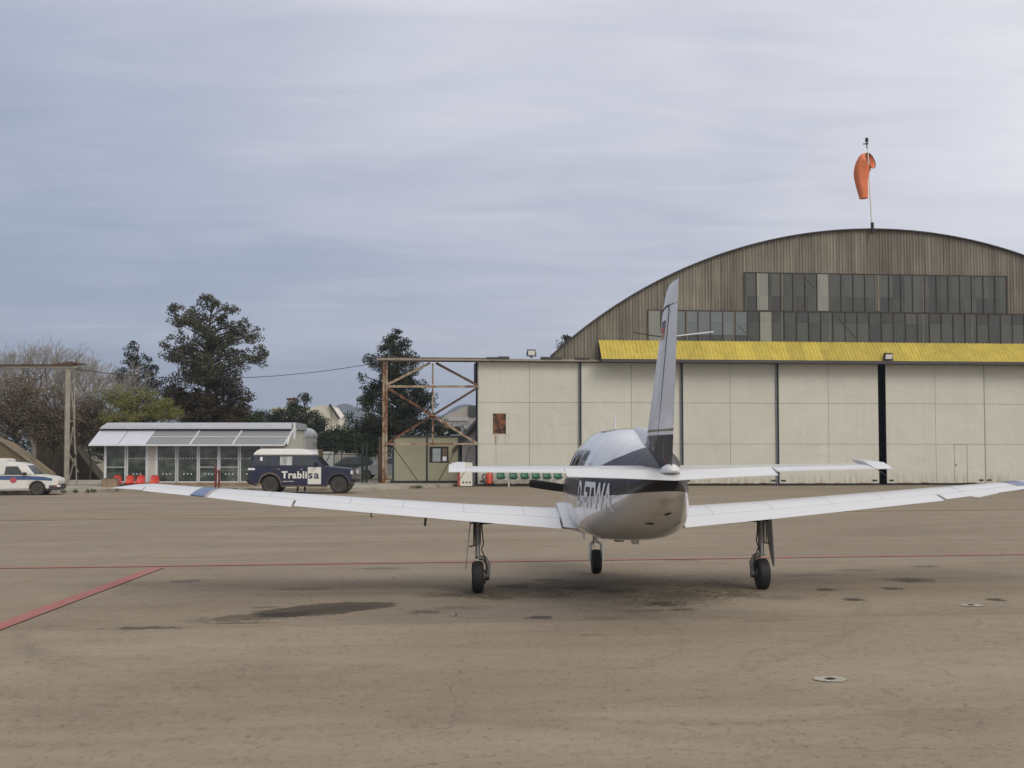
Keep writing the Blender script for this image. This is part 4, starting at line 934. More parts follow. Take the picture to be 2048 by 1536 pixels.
# dorsal fairing in front of the fin
rs = []
for i, (y, zt_, hw) in enumerate(((-1.55, 2.11, .01), (-1.9, 2.12, .035), (-2.3, 2.10, .045), (-2.7, 2.08, .055), (-3.0, 2.05, .06))):
    zb_ = fsec(y)[0] + fsec(y)[2] - .10; rs.append([(-hw * 2.2, y, zb_), (-hw, y, (zt_ + zb_) / 2 + .03), (-hw * .4, y, zt_ - .01), (0, y, zt_), (hw * .4, y, zt_ - .01), (hw, y, (zt_ + zb_) / 2 + .03), (hw * 2.2, y, zb_)])
MB().loft(rs).build('dorsal_fairing', m_white, plane, smooth=R(50))
# cowl, spinner, propeller
MB().revolve((0, 3.42, 1.17), (0, 1, 0), [(0, .17), (.10, .16), (.25, .115), (.36, .05), (.40, .004)], 28).build('spinner', m_white, plane, smooth=R(40))
for s in (-1, 1):
    rs = []
    for r_, ch, tw in ((.12, .08, 60), (.3, .13, 42), (.55, .15, 30), (.8, .145, 22), (.99, .135, 18), (1.02, .11, 17)):
        c_, sn = math.cos(R(tw)), math.sin(R(tw)); up_ = Vector((.16, 0, 1)).normalized(); ax = Vector((1, 0, -.16)).normalized(); q = []
        for k_ in range(10):
            a = 2 * PI * k_ / 10; u = math.cos(a) * ch / 2; v = math.sin(a) * .013
            wv = Vector((0, 3.50, 1.17)) + ax * (s * r_) + up_ * (u * c_ - v * sn) + Vector((0, 1, 0)) * (s * (u * sn + v * c_)); q.append(tuple(wv))
        rs.append(q)
    MB().loft(rs).build('propeller_blade', mat('propeller black', (.02, .02, .022), .35, var=.1), plane, smooth=R(50))
# roof and belly aerials
MB().loft([[( -.008, .55, 2.10), (.008, .55, 2.10), (.008, .42, 2.10), (-.008, .42, 2.10)], [(-.003, .36, 2.36), (.003, .36, 2.36), (.003, .34, 2.36), (-.003, .34, 2.36)]]).build('blade_antenna', m_letter, plane)
MB().revolve((0, 1.0, 2.115), (0, 0, 1), [(0, .05), (.02, .04), (.03, .01)], 12).build('roof_antenna', m_white, plane)
MB().revolve((-.12, .9, 2.10), (0, 0, 1), [(0, .03), (.03, .02)], 10).build('roof_antenna', m_white, plane)
rs = [[(.03 + .045 * k_ * math.cos(2*PI*i/12), -1.2 + .09 * k_ * math.sin(2*PI*i/12), z) for i in range(12)] for z, k_ in ((.80, 1), (.73, 1), (.70, .7))]
MB().loft(rs).build('belly_fairing', m_white, plane, smooth=R(50))
MB().loft([[(.07 - .005, -1.1, .80), (.075, -1.1, .80), (.075, -1.25, .80), (.065, -1.25, .80)], [(.068, -1.24, .70), (.072, -1.24, .70), (.072, -1.3, .70), (.068, -1.3, .70)]]).build('belly_antenna', m_white, plane)
MB().span((-.16, -.8, .70), (-.05, -.6, .735)).build('beacon', m_black, plane)
MB().tube([(-.38, -.2, .74), (-.37, -.24, .58)], .005, 5).build('wire_antenna', m_dsteel, plane)
for (x_, y_, z_, w_) in ((.13, -2.95, 1.31, .035), (.03, -2.75, 1.19, .045), (.20, -2.35, 1.07, .04)):
    pass
# small vents on the aft belly, seated on the skin
def belly_pt(y, a):
    r = fring(y, 144); k_ = int(round(a / (2 * PI) * 144)) % 144; return Vector(r[k_])
for y, a, r_ in ((-3.35, R(285), .045), (-2.9, R(268), .055)):
    c_ = belly_pt(y, a); n_ = (c_ - Vector((0, y, fsec(y)[0]))).normalized(); MB().revolve(c_ - n_ * .004, n_, [(0, r_), (.012, r_ * .8), (.013, r_ * .3)], 14).build('vent', m_dsteel, fus)
a_ = belly_pt(-2.6, R(305)); b2 = belly_pt(-2.55, R(318)); MB().bar(a_, b2, .016, .01).build('vent', m_dsteel, fus)
# landing gear
def wheel(name, c, r, w_, par, hub=True):
    x, y, z = c; t_ = MB().revolve(c, (1, 0, 0), [(-w_/2, r*.55), (-w_/2, r*.80), (-w_*.42, r*.93), (-w_*.25, r*.99), (0, r), (w_*.25, r*.99), (w_*.42, r*.93), (w_/2, r*.80), (w_/2, r*.55)], 40).build(name, m_rubber, par, smooth=R(50))
    MB().revolve(c, (1, 0, 0), [(-w_*.46, r*.1), (-w_*.50, r*.2), (-w_*.40, r*.52), (-w_*.52, r*.57), (w_*.52, r*.57), (w_*.40, r*.52), (w_*.50, r*.2), (w_*.46, r*.1)], 28).build('rim', m_steel, t_, smooth=R(30))
    g = MB()
    for q in (-.25, 0, .25): g.revolve((x + q * w_, y, z), (1, 0, 0), [(-.003, r * .90), (-.003, r * (1.004 - abs(q) * .02)), (.003, r * (1.004 - abs(q) * .02)), (.003, r * .90)], 40)
    g.build('tread_groove', m_black, t_)
    return t_
m_gear = mat('gear leg', (.16, .15, .14), .45, .3, var=.15)
for s in (-1, 1):
    X = s * 1.875
    lg = MB().tube([(X, .03, .93), (X, .02, .78), (X, .01, .62)], [.052, .048, .043], 14).build('main_gear', m_gear, plane, smooth=R(50), label='left main gear leg' if s < 0 else 'right main gear leg')
    MB().tube([(X, .01, .66), (X, 0, .44)], .030, 12).build('oleo', m_steel, lg, smooth=R(50))
    mb = MB(); mb.tube([(X - s * .02, 0, .47), (X - s * .02, 0, .44)], .055, 12); mb.tube([(X - s * .02, 0, .455), (X - s * .095, -.005, .44), (X - s * .135, 0, .36), (X - s * .128, 0, .205)], [.035, .036, .034, .03], 10); mb.build('fork', m_gear, lg, smooth=R(50))
    MB().tube([(X + s * .05, -.07, .30), (X + s * .055, -.06, .40), (X + s * .02, -.05, .435), (X - s * .07, -.06, .42), (X - s * .105, -.06, .36)], .011, 6).build('mud_guard', m_white, lg) if 0 else None
    MB().revolve((X - s * .13, 0, .205), (s, 0, 0), [(-.02, .02), (-.02, .05), (.03, .05), (.03, .09), (.05, .09)], 16).build('brake', m_dsteel, lg, smooth=R(30))
    wheel('wheel', (X, 0, .205), .205, .155, lg)
    mb = MB(); mb.bar((X, .07, .66), (X, .15, .55), .035, .02); mb.bar((X, .15, .55), (X, .06, .455), .035, .02); mb.build('torque_link', m_dsteel, lg)
    MB().tube([(X - s * .04, .02, .90), (X - s * .30, .05, .92)], .020, 8).build('side_brace', m_dsteel, lg)
    mb = MB(); mb.tube([(X - s * .055, -.02, .93), (X - s * .06, -.03, .80), (X - s * .075, -.03, .64), (X - s * .05, -.03, .56), (X - s * .10, -.05, .44), (X - s * .125, -.06, .3)], .009, 6); mb.tube([(X + s * .05, -.03, .93), (X + s * .055, -.03, .62)], .007, 6); mb.build('brake_line', m_black, lg)
    mb = MB()
    pr = [(-.17, .95), (.19, .97), (.19, .74), (.13, .50), (.05, .31), (-.01, .30), (-.08, .42), (-.15, .70)]
    def dfn(o): return lambda y, z: (X + s * (.075 + (1.06 - z) * .10 + o), y, z)
    mb.prism(pr, dfn(0), dfn(.012)).build('gear_door', m_grayp, lg)
    mb = MB(); mb.bar((X, -.02, .62), (X + s * .11, -.02, .60), .02); mb.bar((X, .02, .92), (X + s * .09, .02, .90), .02); mb.build('door_link', m_dsteel, lg)
X = 0; ny = 2.42
ng = MB().tube([(-.07, ny, .85), (-.07, ny, .50)], [.05, .036], 12).build('nose_gear', m_white, plane, smooth=R(50))
mb = MB(); mb.tube([(-.07, ny, .50), (-.15, ny, .44), (-.16, ny - .02, .18)], [.035, .028, .024], 8); mb.tube([(-.07, ny, .50), (.01, ny, .44), (.02, ny - .02, .18)], [.035, .028, .024], 8); mb.build('fork', m_white, ng, smooth=R(50))
wheel('wheel', (-.07, ny, .180), .180, .145, ng)
MB().prism([(ny - .25, .82), (ny + .2, .82), (ny + .15, .55), (ny - .18, .52)], lambda y, z: (-.27, y, z), lambda y, z: (-.26, y, z)).build('gear_door', m_white, ng)
MB().tube([(-.07, ny - .06, .72), (-.03, ny - .22, .80)], .02, 8).build('drag_brace', m_dsteel, ng)

# ================================================================== TERMINAL BUILDING (left)
TD = 62.0
to = at(206, 975, TD); ter = thing('terminal_building', 'low prefabricated terminal with white framed windows and sloping grey fascia panels', 'building', (to.x, to.y, .13), R(1))
def tl_(px, py, y=0.): p = at(px, py, TD + y); return (p.x - to.x, y, p.z - .13)
m_wall = mat('cream wall panel', (.52, .50, .44), .6, var=.05); m_frame = mat('white aluminium', (.66, .67, .68), .45, var=.04)
m_metal = mat('pale metal cladding', (.42, .44, .46), .45, .2, var=.08, vscale=2, stretch=(1, 1, 4)); m_fascw = mat('white fascia', (.56, .56, .62), .5, var=.03); m_fascg = mat('grey fascia louvre', (.235, .245, .25), .6, var=.08, stretch=(1, 1, 12), vscale=4)
m_tglass = bpy.data.materials.new('shop glass'); m_tglass.use_nodes = True; t = m_tglass.node_tree; b = t.nodes['Principled BSDF']
tcn = N(t, 'ShaderNodeTexCoord'); nn = NOISE(t, SCALE(t, tcn.outputs['Object'], (.9, 1, 1.4)), 1.5, 3)
L(t, RAMP(t, nn, [(.35, (.025, .034, .027)), (.52, (.07, .085, .068)), (.70, (.15, .165, .145))]), b.inputs['Base Color']); b.inputs['Roughness'].default_value = .12  # lighter mottling painted into the glass colour as reflections
m_stone = mat('stone plinth', (.28, .20, .13), .9, var=.3, vscale=3)
xr = tl_(578, 930)[0]; zs = tl_(210, 965)[2]; ze = tl_(300, 889)[2]; zt_ = tl_(300, 858)[2]; zr = tl_(300, 844)[2]
MB().span((0, .06, 0), (xr, 5, zt_ - .02)).build('wall', m_wall, ter)
MB().span((.03, -.04, 0), (xr - .02, .058, zs)).build('plinth', m_stone, ter)
spans_ = [(213, 249), (256, 291), (315, 350), (356, 393), (399, 434), (440, 475), (481, 520)]
for i, (a_, b_) in enumerate(spans_):
    x0 = tl_(a_, 930)[0]; x1 = tl_(b_, 930)[0]
    g = MB().span((x0, .02, zs + .05), (x1, .045, ze - .02)).build('window', m_tglass, ter)
    f = MB(); fw = .05; f.span((x0 - .11, -.03, zs), (x0, .05, ze)); f.span((x1, -.03, zs), (x1 + .11, .05, ze)); f.span((x0, -.03, zs), (x1, .05, zs + .05))
    if i in (0, 4, 5): f.span((x0, -.01, zs + .72), (x1, .018, zs + .75))
    f.build('frame', m_frame, g)
    if i:
        d_ = MB(); zd = tl_(300, 917)[2]; zd2 = tl_(300, 948)[2]; n_ = 6
        for k_ in range(n_): xx = x0 + (x1 - x0) * (k_ + .6) / n_; d_.box((xx, .012, zd), (.045, .008, .045))
        for k_ in range(3): xx = x0 + (x1 - x0) * (.3 + .2 * k_); d_.box((xx, .012, zd2), (.055, .008, .055))
        each(d_, 'sticker', m_letter, g)
x0 = tl_(292, 900)[0] + .1; x1 = tl_(312, 900)[0]; MB().span((x0, -.02, zs), (x1, .055, ze)).build('wall_panel', m_wall, ter)
# fascia: slopes outwards to the eave
bays = [(187, 245), (245, 300), (300, 386), (388, 470), (472, 572)]
slope_out = .75; top_in = .12
def fq(px0, px1, name, m_, lab=None):
    a = tl_(px0, 889)[0]; b_ = tl_(px1, 889)[0]; off = tl_(205, 858)[0] - tl_(187, 889)[0]; off *= .9
    v = [(a, -slope_out, ze), (b_, -slope_out, ze), (b_ + off, -top_in, zt_), (a + off, -top_in, zt_)]
    v += [(p[0], p[1] + .05, p[2]) for p in v]
    return MB().add(v, [(0, 1, 2, 3), (7, 6, 5, 4), (0, 4, 5, 1), (1, 5, 6, 2), (2, 6, 7, 3), (3, 7, 4, 0)]).build(name, m_, ter)
for i, (a_, b_) in enumerate(bays):
    f = fq(a_, b_ - 1, 'fascia_panel', m_fascw if i < 2 else m_fascg)
    if i > 1:
        off = (tl_(205, 858)[0] - tl_(187, 889)[0]) * .9; xa = tl_(b_, 889)[0]; xs_ = tl_(a_, 889)[0]
        g = MB(); g.bar((xa, -slope_out - .02, ze), (xa + off, -top_in - .02, zt_), .05, .07); mz = (ze + zt_) / 2; g.bar((xs_ + off / 2, -(slope_out + top_in) / 2 - .015, mz), (xa + off / 2, -(slope_out + top_in) / 2 - .015, mz), .035, .035)
        g.build('fascia_rail', m_frame, f)
MB().span((tl_(187, 889)[0], -slope_out - .03, ze - .07), (tl_(573, 889)[0], -slope_out + .05, ze)).build('eave_trim', m_frame, ter)
MB().span((tl_(189, 889)[0], -slope_out + .05, ze - .06), (tl_(572, 889)[0], .05, ze - .03)).build('soffit', m_black, ter)
# curved metal roof
xa, xb = tl_(203, 850)[0], tl_(584, 850)[0]; prof_ = [(-.32, zt_), (-.30, zt_ + .12), (-.12, zt_ + .30), (.3, zr - .04), (1.2, zr), (4.2, zr), (4.8, zt_ + .3), (5.1, zt_ + .02)]
MB().prism(prof_, lambda y, z: (xa + max(0, z - zt_ - .05) * 1.3, y, z), lambda y, z: (xb, y, z)).build('roof', m_metal, ter, smooth=R(40))
MB().span((xa, -.26, zt_ - .06), (xb, .1, zt_ - .004)).build('roof_gap', m_black, ter)
# open gable bracket at the right end
br = MB(); br.bar(tl_(573, 889, -.7), tl_(583, 858, -.1), .06); br.bar(tl_(583, 858, -.1), tl_(592, 860, -.1), .06); br.bar(tl_(588, 845, -.1), tl_(588, 878, -.1), .09); br.build('end_bracket', m_frame, ter)
# second module behind
mo_ = at(560, 900, 66.5); m2 = thing('annex_module', 'small pale module with rounded metal roof beyond the right end of the terminal', 'building', (mo_.x, mo_.y, .13))
def m2l(px, py): p = at(px, py, 66.5); return (p.x - mo_.x, p.z - .13)
pts = [m2l(*k_) for k_ in ((560, 885), (560, 853), (590, 853), (600, 855), (608, 861), (612, 868), (612, 874))]
MB().prism(pts, lambda x, z: (x, 0, z), lambda x, z: (x, 4, z)).build('roof', m_metal, m2, smooth=R(30))
a = m2l(560, 980); b_ = m2l(611, 874); MB().span((a[0], .05, 0), (b_[0], 3.9, b_[1])).build('wall', mat('module wall', (.36, .36, .35), .6, var=.08), m2)
a = m2l(577, 905); b_ = m2l(590, 884); MB().span((a[0], -.3, a[1]), (b_[0], .04, b_[1])).build('air_conditioner', m_wall, m2, bevel=.02)
# red seats and bin along the front
def red_chair(px, y, label):
    p = at(px, 960, TD + y); o = thing('bucket_chair', label, 'chair', (p.x, p.y, .13), group='red chairs outside the terminal')
    bucket('seat', 0, .44, m_rc, o, 1.35)
    mb = MB(); [mb.tube([(sx * .2, sy * .2 - .2, 0), (sx * .15, sy * .12 - .2, .44)], .015, 6) for sx in (-1, 1) for sy in (-1, 1)]; mb.build('legs', m_dsteel, o)
m_rc = mat('red plastic', (.58, .055, .03), .4, var=.08)
def red_bench():
    xs2 = (234.5, 260.5, 282, 309.5); p = at(xs2[0], 960, TD - .6); o = thing('seat_row', 'row of four round backed red seats below the left windows of the terminal', 'bench', (p.x, p.y, .13))
    for px in xs2:
        q = at(px, 960, TD - .6); bucket('seat', q.x - p.x, .12, m_rc, o, 1.0)
    mb = MB(); L_ = at(xs2[-1], 960, TD - .6).x - p.x; mb.span((-.3, -.1, .04), (L_ + .3, -.04, .09)); [mb.span((q - .03, -.25, 0), (q + .03, .1, .04)) for q in (.3, L_ - .3)]; mb.build('frame', m_dsteel, o)
red_bench()
q_ = at(336, 958, TD - .5)
p = at(221, 972, TD - 1.3); pl = thing('planter_box', 'small brown stone planter box at the left corner of the terminal', 'planter', (p.x, p.y, .1))
MB().span((-.35, -.25, 0), (.35, .25, .42)).build('box', m_stone, pl, bevel=.03); MB().span((-.3, -.2, .40), (.3, .2, .435)).build('soil', mat('soil', (.05, .04, .03), .95), pl)
p = at(434, 975, TD - 2.2); rp = thing('red_post', 'slim red double post standing in front of the terminal windows', 'bollard', (p.x, p.y, .1))
mb = MB(); mb.tube([(-.07, 0, 0), (-.07, 0, 1.05)], .05, 10); mb.tube([(.09, 0, 0), (.09, 0, .85)], .05, 10); mb.span((-.1, -.03, .7), (.12, .03, .8)); mb.build('post', mat('faded red', (.17, .03, .03), .5, var=.2), rp)

# ================================================================== VEHICLES
m_navyp = mat('navy car paint', (.012, .014, .045), .28, var=.15, coat=.5, dirt=(.05, .045, .045), dscale=1.6, dth=.6); m_creamp = mat('cream roof paint', (.74, .725, .66), .35, var=.03, coat=.4)
m_carw = mat('dirty white paint', (.70, .69, .64), .4, var=.05, coat=.3, dirt=(.42, .38, .28), dscale=1.4, dth=.55)
m_tyre = mat('dusty tyre', (.05, .043, .035), .9, var=.3, vscale=8); m_rimd = mat('dusty rim', (.24, .21, .17), .5, .3, var=.2); m_plas = mat('grey bumper plastic', (.05, .05, .055), .6, var=.15)
m_mud = mat('mud', (.16, .12, .085), .95, var=.3)
def car_wheel(par, x, y, r, w_, rim=m_rimd):
    wv = MB().revolve((x, y, r), (0, 1, 0), [(-w_/2, r*.6), (-w_/2, r*.88), (-w_*.4, r), (w_*.4, r), (w_/2, r*.88), (w_/2, r*.6)], 28).build('wheel', m_tyre, par, smooth=R(30))
    MB().revolve((x, y, r), (0, 1, 0), [(-w_*.48, r*.08), (-w_*.5, r*.2), (-w_*.36, r*.3), (-w_*.40, r*.5), (-w_*.52, r*.61), (w_*.52, r*.61), (w_*.3, r*.3)], 24).build('rim', rim, wv, smooth=R(30))
def shell(par, name, pts, w_, m_, k=0., z0=0., bevel=.03, label=None, c=0.):   # side outline (x, z) extruded across, narrowing by k per metre above z0
    f = lambda s: (lambda x, z: (x, c + s * (w_ / 2 - k * max(0, z - z0)), z))
    return MB().prism(pts, f(-1), f(1)).build(name, m_, par, bevel=bevel, label=label)
def arch_pts(cx, r, z0, n=9, rev=True):
    a = [(cx + r * math.cos(PI * i / n), z0 + r * math.sin(PI * i / n)) for i in range(n + 1)]
    return [p for p in a if p[1] >= z0 - .001]
def glasspoly(par, pts, w_, k, z0, m_, name='side_window', off=.004, sides=(-1, 1), th_=.006):
    o = None
    for s in sides:
        f = lambda x, z: (x, s * (w_ / 2 - k * max(0, z - z0) + off), z)
        g = lambda x, z: (x, s * (w_ / 2 - k * max(0, z - z0) - th_), z)
        o = MB().prism(pts, f, g).build(name, m_, par)
    return o
def side_text(par, s, x0, x1, z0, z1, y, m_, name='lettering', bold=.02, split=None, sp_c=1.12):
    bm = text_bm(s, 1, bold * 3, sp_c); X0 = min(v.co.x for v in bm.verts); X1 = max(v.co.x for v in bm.verts); Z0 = min(v.co.y for v in bm.verts); Z1 = max(v.co.y for v in bm.verts)
    for v in bm.verts: v.co = (x0 + (v.co.x - X0) / (X1 - X0) * (x1 - x0), y, z0 + (v.co.y - Z0) / (Z1 - Z0) * (z1 - z0))
    if split is not None:
        r = bm.copy()
        bmesh.ops.bisect_plane(bm, geom=bm.verts[:] + bm.edges[:] + bm.faces[:], plane_co=(split, 0, 0), plane_no=(1, 0, 0), clear_outer=True)
        bmesh.ops.bisect_plane(r, geom=r.verts[:] + r.edges[:] + r.faces[:], plane_co=(split, 0, 0), plane_no=(1, 0, 0), clear_inner=True)
        pair = [(bm, m_[0]), (r, m_[1])]
    else: pair = [(bm, m_)]
    for q, mm in pair:
        me = bpy.data.meshes.new(name); q.to_mesh(me); q.free(); me.materials.append(mm); o = bpy.data.objects.new(name, me); scene.collection.objects.link(o); o.parent = par
# dark blue off-roader
cp = Vector((at(493, 986, 55.4).x, 55.4, 0)); gzc = gz(cp.x + 2, cp.y)
suv = thing('off_road_car', 'dark blue off-road estate car with cream roof and white door panel, facing right', 'car', (cp.x, cp.y, gzc), R(-1.5))
W = 1.78; HB = W / 2
# car local: x forward (to the right in view), near side at -y; origin at the rear bumper
hw_ = HB
body = [(.10, .42), (.10, 1.16), (.17, 1.18), (2.9, 1.17), (3.24, 1.17), (4.30, 1.07), (4.50, 1.00), (4.53, .52), (4.47, .42)]
bodyp = body[:1] + body[1:9] + list(arch_pts(3.95, .44, .42)) + [(3.45, .33), (1.55, .33)] + list(arch_pts(1.00, .44, .42)) + []
bo_ = shell(suv, 'body', bodyp, W, m_navyp, bevel=.035)
for ch in [bo_]: ch.location = (0, hw_, 0)
root2 = suv
def off(o): o.location = (0, hw_, 0); return o
gh = [(.14, 1.165), (.30, 1.645), (2.78, 1.645), (3.28, 1.165)]
off(shell(suv, 'cabin', gh, W - .02, m_navyp, .22, 1.16, bevel=.02))
rf = [(.24, 1.640), (.30, 1.74), (.42, 1.86), (.60, 1.915), (2.15, 1.915), (2.5, 1.84), (2.80, 1.70), (2.82, 1.640)]
off(shell(suv, 'roof', rf, W - .10, m_creamp, .30, 1.60, bevel=.05))
m_cg = mat('car glass', (.035, .040, .042), .08, var=.3, vscale=1.5)
W2 = W - .02
for pts in ([(.30, 1.19), (.38, 1.60), (1.06, 1.60), (1.06, 1.19)], [(1.18, 1.19), (1.18, 1.60), (2.06, 1.60), (2.06, 1.19)], [(2.16, 1.19), (2.16, 1.60), (2.74, 1.60), (2.92, 1.42), (2.98, 1.19)]):
    for s in (-1, 1): off(glasspoly(suv, pts, W2, .22, 1.16, m_cg, sides=(s,)))
ql = MB().prism([(1.42, 1.21), (1.42, 1.58), (1.94, 1.58), (1.94, 1.21)], lambda x, z: (x, -(W2 / 2 - .22 * (z - 1.16) + .006), z), lambda x, z: (x, -(W2 / 2 - .22 * (z - 1.16) + .002), z)).build('window_blind', mat('pale blind', (.38, .40, .38), .4, var=.5, vscale=9, stretch=(1, 1, .05)), suv); off(ql)
off(MB().prism([(.56, 1.40), (.56, 1.56), (.66, 1.56), (.66, 1.40)], lambda x, z: (x, -(W2 / 2 - .22 * (z - 1.16) + .006), z), lambda x, z: (x, -(W2 / 2 - .22 * (z - 1.16) + .002), z)).build('window_sticker', m_letter, suv))
# windscreen and rear window
off(MB().add([(2.86, -.72, 1.59), (2.86, .72, 1.59), (3.22, .78, 1.20), (3.22, -.78, 1.20), (2.90, -.72, 1.60), (2.90, .72, 1.60), (3.26, .78, 1.21), (3.26, -.78, 1.21)], [(0, 1, 2, 3), (7, 6, 5, 4), (0, 4, 5, 1), (1, 5, 6, 2), (2, 6, 7, 3), (3, 7, 4, 0)]).build('windscreen', m_glass, suv))
off(MB().span((.12, -.6, 1.22), (.17, .6, 1.58)).build('rear_window', m_glass, suv))
for x_ in (1.00, 3.95):
    for s in (-1, 1): car_wheel(suv, x_, hw_ + s * (HB - .12), .36, .23)
    off(MB().revolve((x_, 0, .42), (0, 1, 0), [(-HB + .20, .42), (HB - .20, .42)], 20).build('wheel_well', m_black, suv))
    mb = MB(); pr_ = [(x_ + r_ * math.cos(a), .40 + r_ * math.sin(a)) for r_ in (.44,) for a in [PI * i / 12 for i in range(13)]] + [(x_ + r_ * math.cos(a), .40 + r_ * math.sin(a)) for r_ in (.50,) for a in [PI * i / 12 for i in range(12, -1, -1)]]
    off(mb.prism(pr_, lambda x, z: (x, -HB - .02, z), lambda x, z: (x, -HB + .01, z)).build('wheel_arch', m_mud if x_ < 2 else m_plas, suv))
off(MB().span((4.50, -.85, .46), (4.64, .85, .62)).build('front_bumper', m_black, suv, bevel=.03)); off(MB().span((-.02, -.85, .46), (.12, .85, .62)).build('rear_bumper', m_black, suv, bevel=.03))
off(MB().bar((.0, -.6, .44), (.4, -.6, .34), .05).build('tow_bar', m_dsteel, suv)); off(MB().tube([(4.4, -.55, .36), (4.58, -.6, .38)], .05, 8).build('front_hook', m_steel, suv))
off(MB().span((1.5, -HB + .02, .28), (3.45, -HB + .10, .34)).build('sill', m_mud, suv))
off(MB().span((4.46, -HB - .004, .82), (4.545, -HB + .18, .98)).build('headlight', m_lamp, suv, bevel=.01)); off(MB().span((4.46, HB - .18, .82), (4.545, HB + .004, .98)).build('headlight', m_lamp, suv, bevel=.01))
off(MB().box((2.98, -HB - .12, 1.24), (.10, .20, .17)).build('wing_mirror', m_black, suv, bevel=.02))
off(MB().span((.05, -HB - .006, 1.00), (.35, -HB - .001, 1.09)).build('white_sticker', m_letter, suv))
pn = off(MB().span((2.63, -HB - .008, .40), (3.20, -HB - .002, 1.13)).build('door_panel', m_creamp, suv, label='cream white square panel on the front door'))
for (x_, z_) in ((1.31, 1.04), (2.30, 1.04)): off(MB().span((x_, -HB - .03, z_ - .02), (x_ + .12, -HB - .001, z_ + .02)).build('door_handle', m_grayp, suv))
g = MB()
for x_ in (1.12, 2.10, 3.24): g.span((x_ - .006, -HB - .0015, .42 if x_ > 1.2 else .90), (x_ + .006, -HB, 1.16))
off(g.build('door_joint', m_black, suv))
m_txn = mat('navy lettering', (.014, .016, .05), .4, var=0); m_txw = mat('white lettering', (.75, .74, .66), .4, var=0)
side_text(suv, 'Trabli', 1.50, 2.60, .64, .955, -.012, m_txw, bold=.012); side_text(suv, 'sa', 2.655, 3.12, .635, .87, -.014, m_txn, bold=.006)
side_text(suv, 'seguridad', 1.53, 2.02, .49, .545, -.012, m_txw, bold=.01)
# person standing behind the car (legs show under it)
def skin_person(name, label, loc, joints, radii, edges_, m_):
    me = bpy.data.meshes.new(name); me.from_pydata(joints, edges_, []); o = bpy.data.objects.new(name, me); scene.collection.objects.link(o); o.location = loc
    sk = o.modifiers.new('s', 'SKIN'); 
    for i, r_ in enumerate(radii): me.skin_vertices[0].data[i].radius = (r_, r_ * .9)
    me.skin_vertices[0].data[0].use_root = True; ss = o.modifiers.new('ss', 'SUBSURF'); ss.levels = 2; ss.render_levels = 2; me.materials.append(m_); tag(o, label, 'person'); return o
pp = at(603, 980, 57.35)
J_ = [(0,0,.95),(0,0,1.15),(0,0,1.38),(0,-.01,1.5),(0,-.02,1.62),(0,-.02,1.72), (-.17,0,1.40),(-.22,.02,1.12),(-.20,-.08,.90),(-.20,-.12,.80), (.17,0,1.40),(.22,.02,1.12),(.20,-.08,.90),(.20,-.12,.80),
      (-.11,0,.88),(-.15,-.02,.50),(-.17,.02,.10),(-.18,-.12,.04), (.11,0,.88),(.14,-.02,.50),(.15,.02,.10),(.17,-.12,.04)]
E_ = [(0,1),(1,2),(2,3),(3,4),(4,5),(2,6),(6,7),(7,8),(8,9),(2,10),(10,11),(11,12),(12,13),(0,14),(14,15),(15,16),(16,17),(0,18),(18,19),(19,20),(20,21)]
Rr = [.15,.14,.16,.06,.095,.085,.065,.05,.038,.035,.065,.05,.038,.035,.10,.075,.05,.04,.10,.075,.05,.04]
m_cloth = mat('dark uniform', (.018, .018, .022), .9, var=.2)
person = skin_person('person', 'person in dark trousers standing behind the dark blue car, only the legs showing', (pp.x, pp.y, gz(pp.x, pp.y) + .0), [Vector(j) for j in J_], Rr, E_, m_cloth)
hd = MB().revolve((0, -.02, 1.56), (0, 0, 1), [(0, .05), (.03, .08), (.10, .098), (.18, .09), (.23, .05), (.24, .01)], 16).build('face', mat('skin', (.45, .27, .19), .6), person, smooth=R(60))
MB().revolve((0, .0, 1.64), (0, 0, 1), [(0, .105), (.08, .105), (.15, .07), (.175, .01)], 16).build('hair', m_black, person, smooth=R(60))

# white van with blue stripe at the left edge
vp = at(117, 990, 53.4); van = thing('parked_van', 'dirty white van with blue side stripe and raised box roof at the left edge', 'van', (vp.x, vp.y - .0, gz(vp.x - 1, vp.y) - .01), R(9))
WV = 1.62; hv = WV / 2
def offv(o): o.location = (0, hv, 0); return o
bd = [(-4.05, .27), (-4.05, .83), (-1.37, .84), (-.85, .86), (-.30, .77), (-.06, .68), (-.01, .60), (-.03, .40), (-.10, .27)] + arch_pts(-.86, .335, .27) + [(-2.9, .23)] + arch_pts(-3.25, .335, .27)
offv(shell(van, 'body', bd, WV, m_carw, bevel=.03))
cb_ = [(-2.25, .835), (-2.25, 1.36), (-2.02, 1.375), (-1.62, 1.36), (-1.30, 1.26), (-.96, .845)]
offv(shell(van, 'cab', cb_, WV - .02, m_carw, .16, .84, bevel=.03))
bx_ = [(-4.07, .835), (-4.07, 1.50), (-2.35, 1.53), (-2.06, 1.51), (-2.02, 1.40), (-2.12, .835)]
offv(shell(van, 'box_roof', bx_, WV + .0, m_carw, .05, .84, bevel=.04))
m_vg = mat('van glass', (.045, .048, .045), .08, var=.4, vscale=2)
offv(glasspoly(van, [(-2.17, .86), (-2.15, 1.20), (-1.64, 1.20), (-1.40, .86)], WV, .16, .84, m_vg, off=.002, sides=(-1,)))
offv(glasspoly(van, [(-3.3, .86), (-3.3, 1.19), (-2.50, 1.19), (-2.43, .86)], WV, .05, .84, m_vg, sides=(-1,)))
offv(glasspoly(van, [(-3.3, 1.27), (-3.3, 1.36), (-2.47, 1.36), (-2.45, 1.27)], WV, .05, .84, m_plas, name='vent', sides=(-1,)))
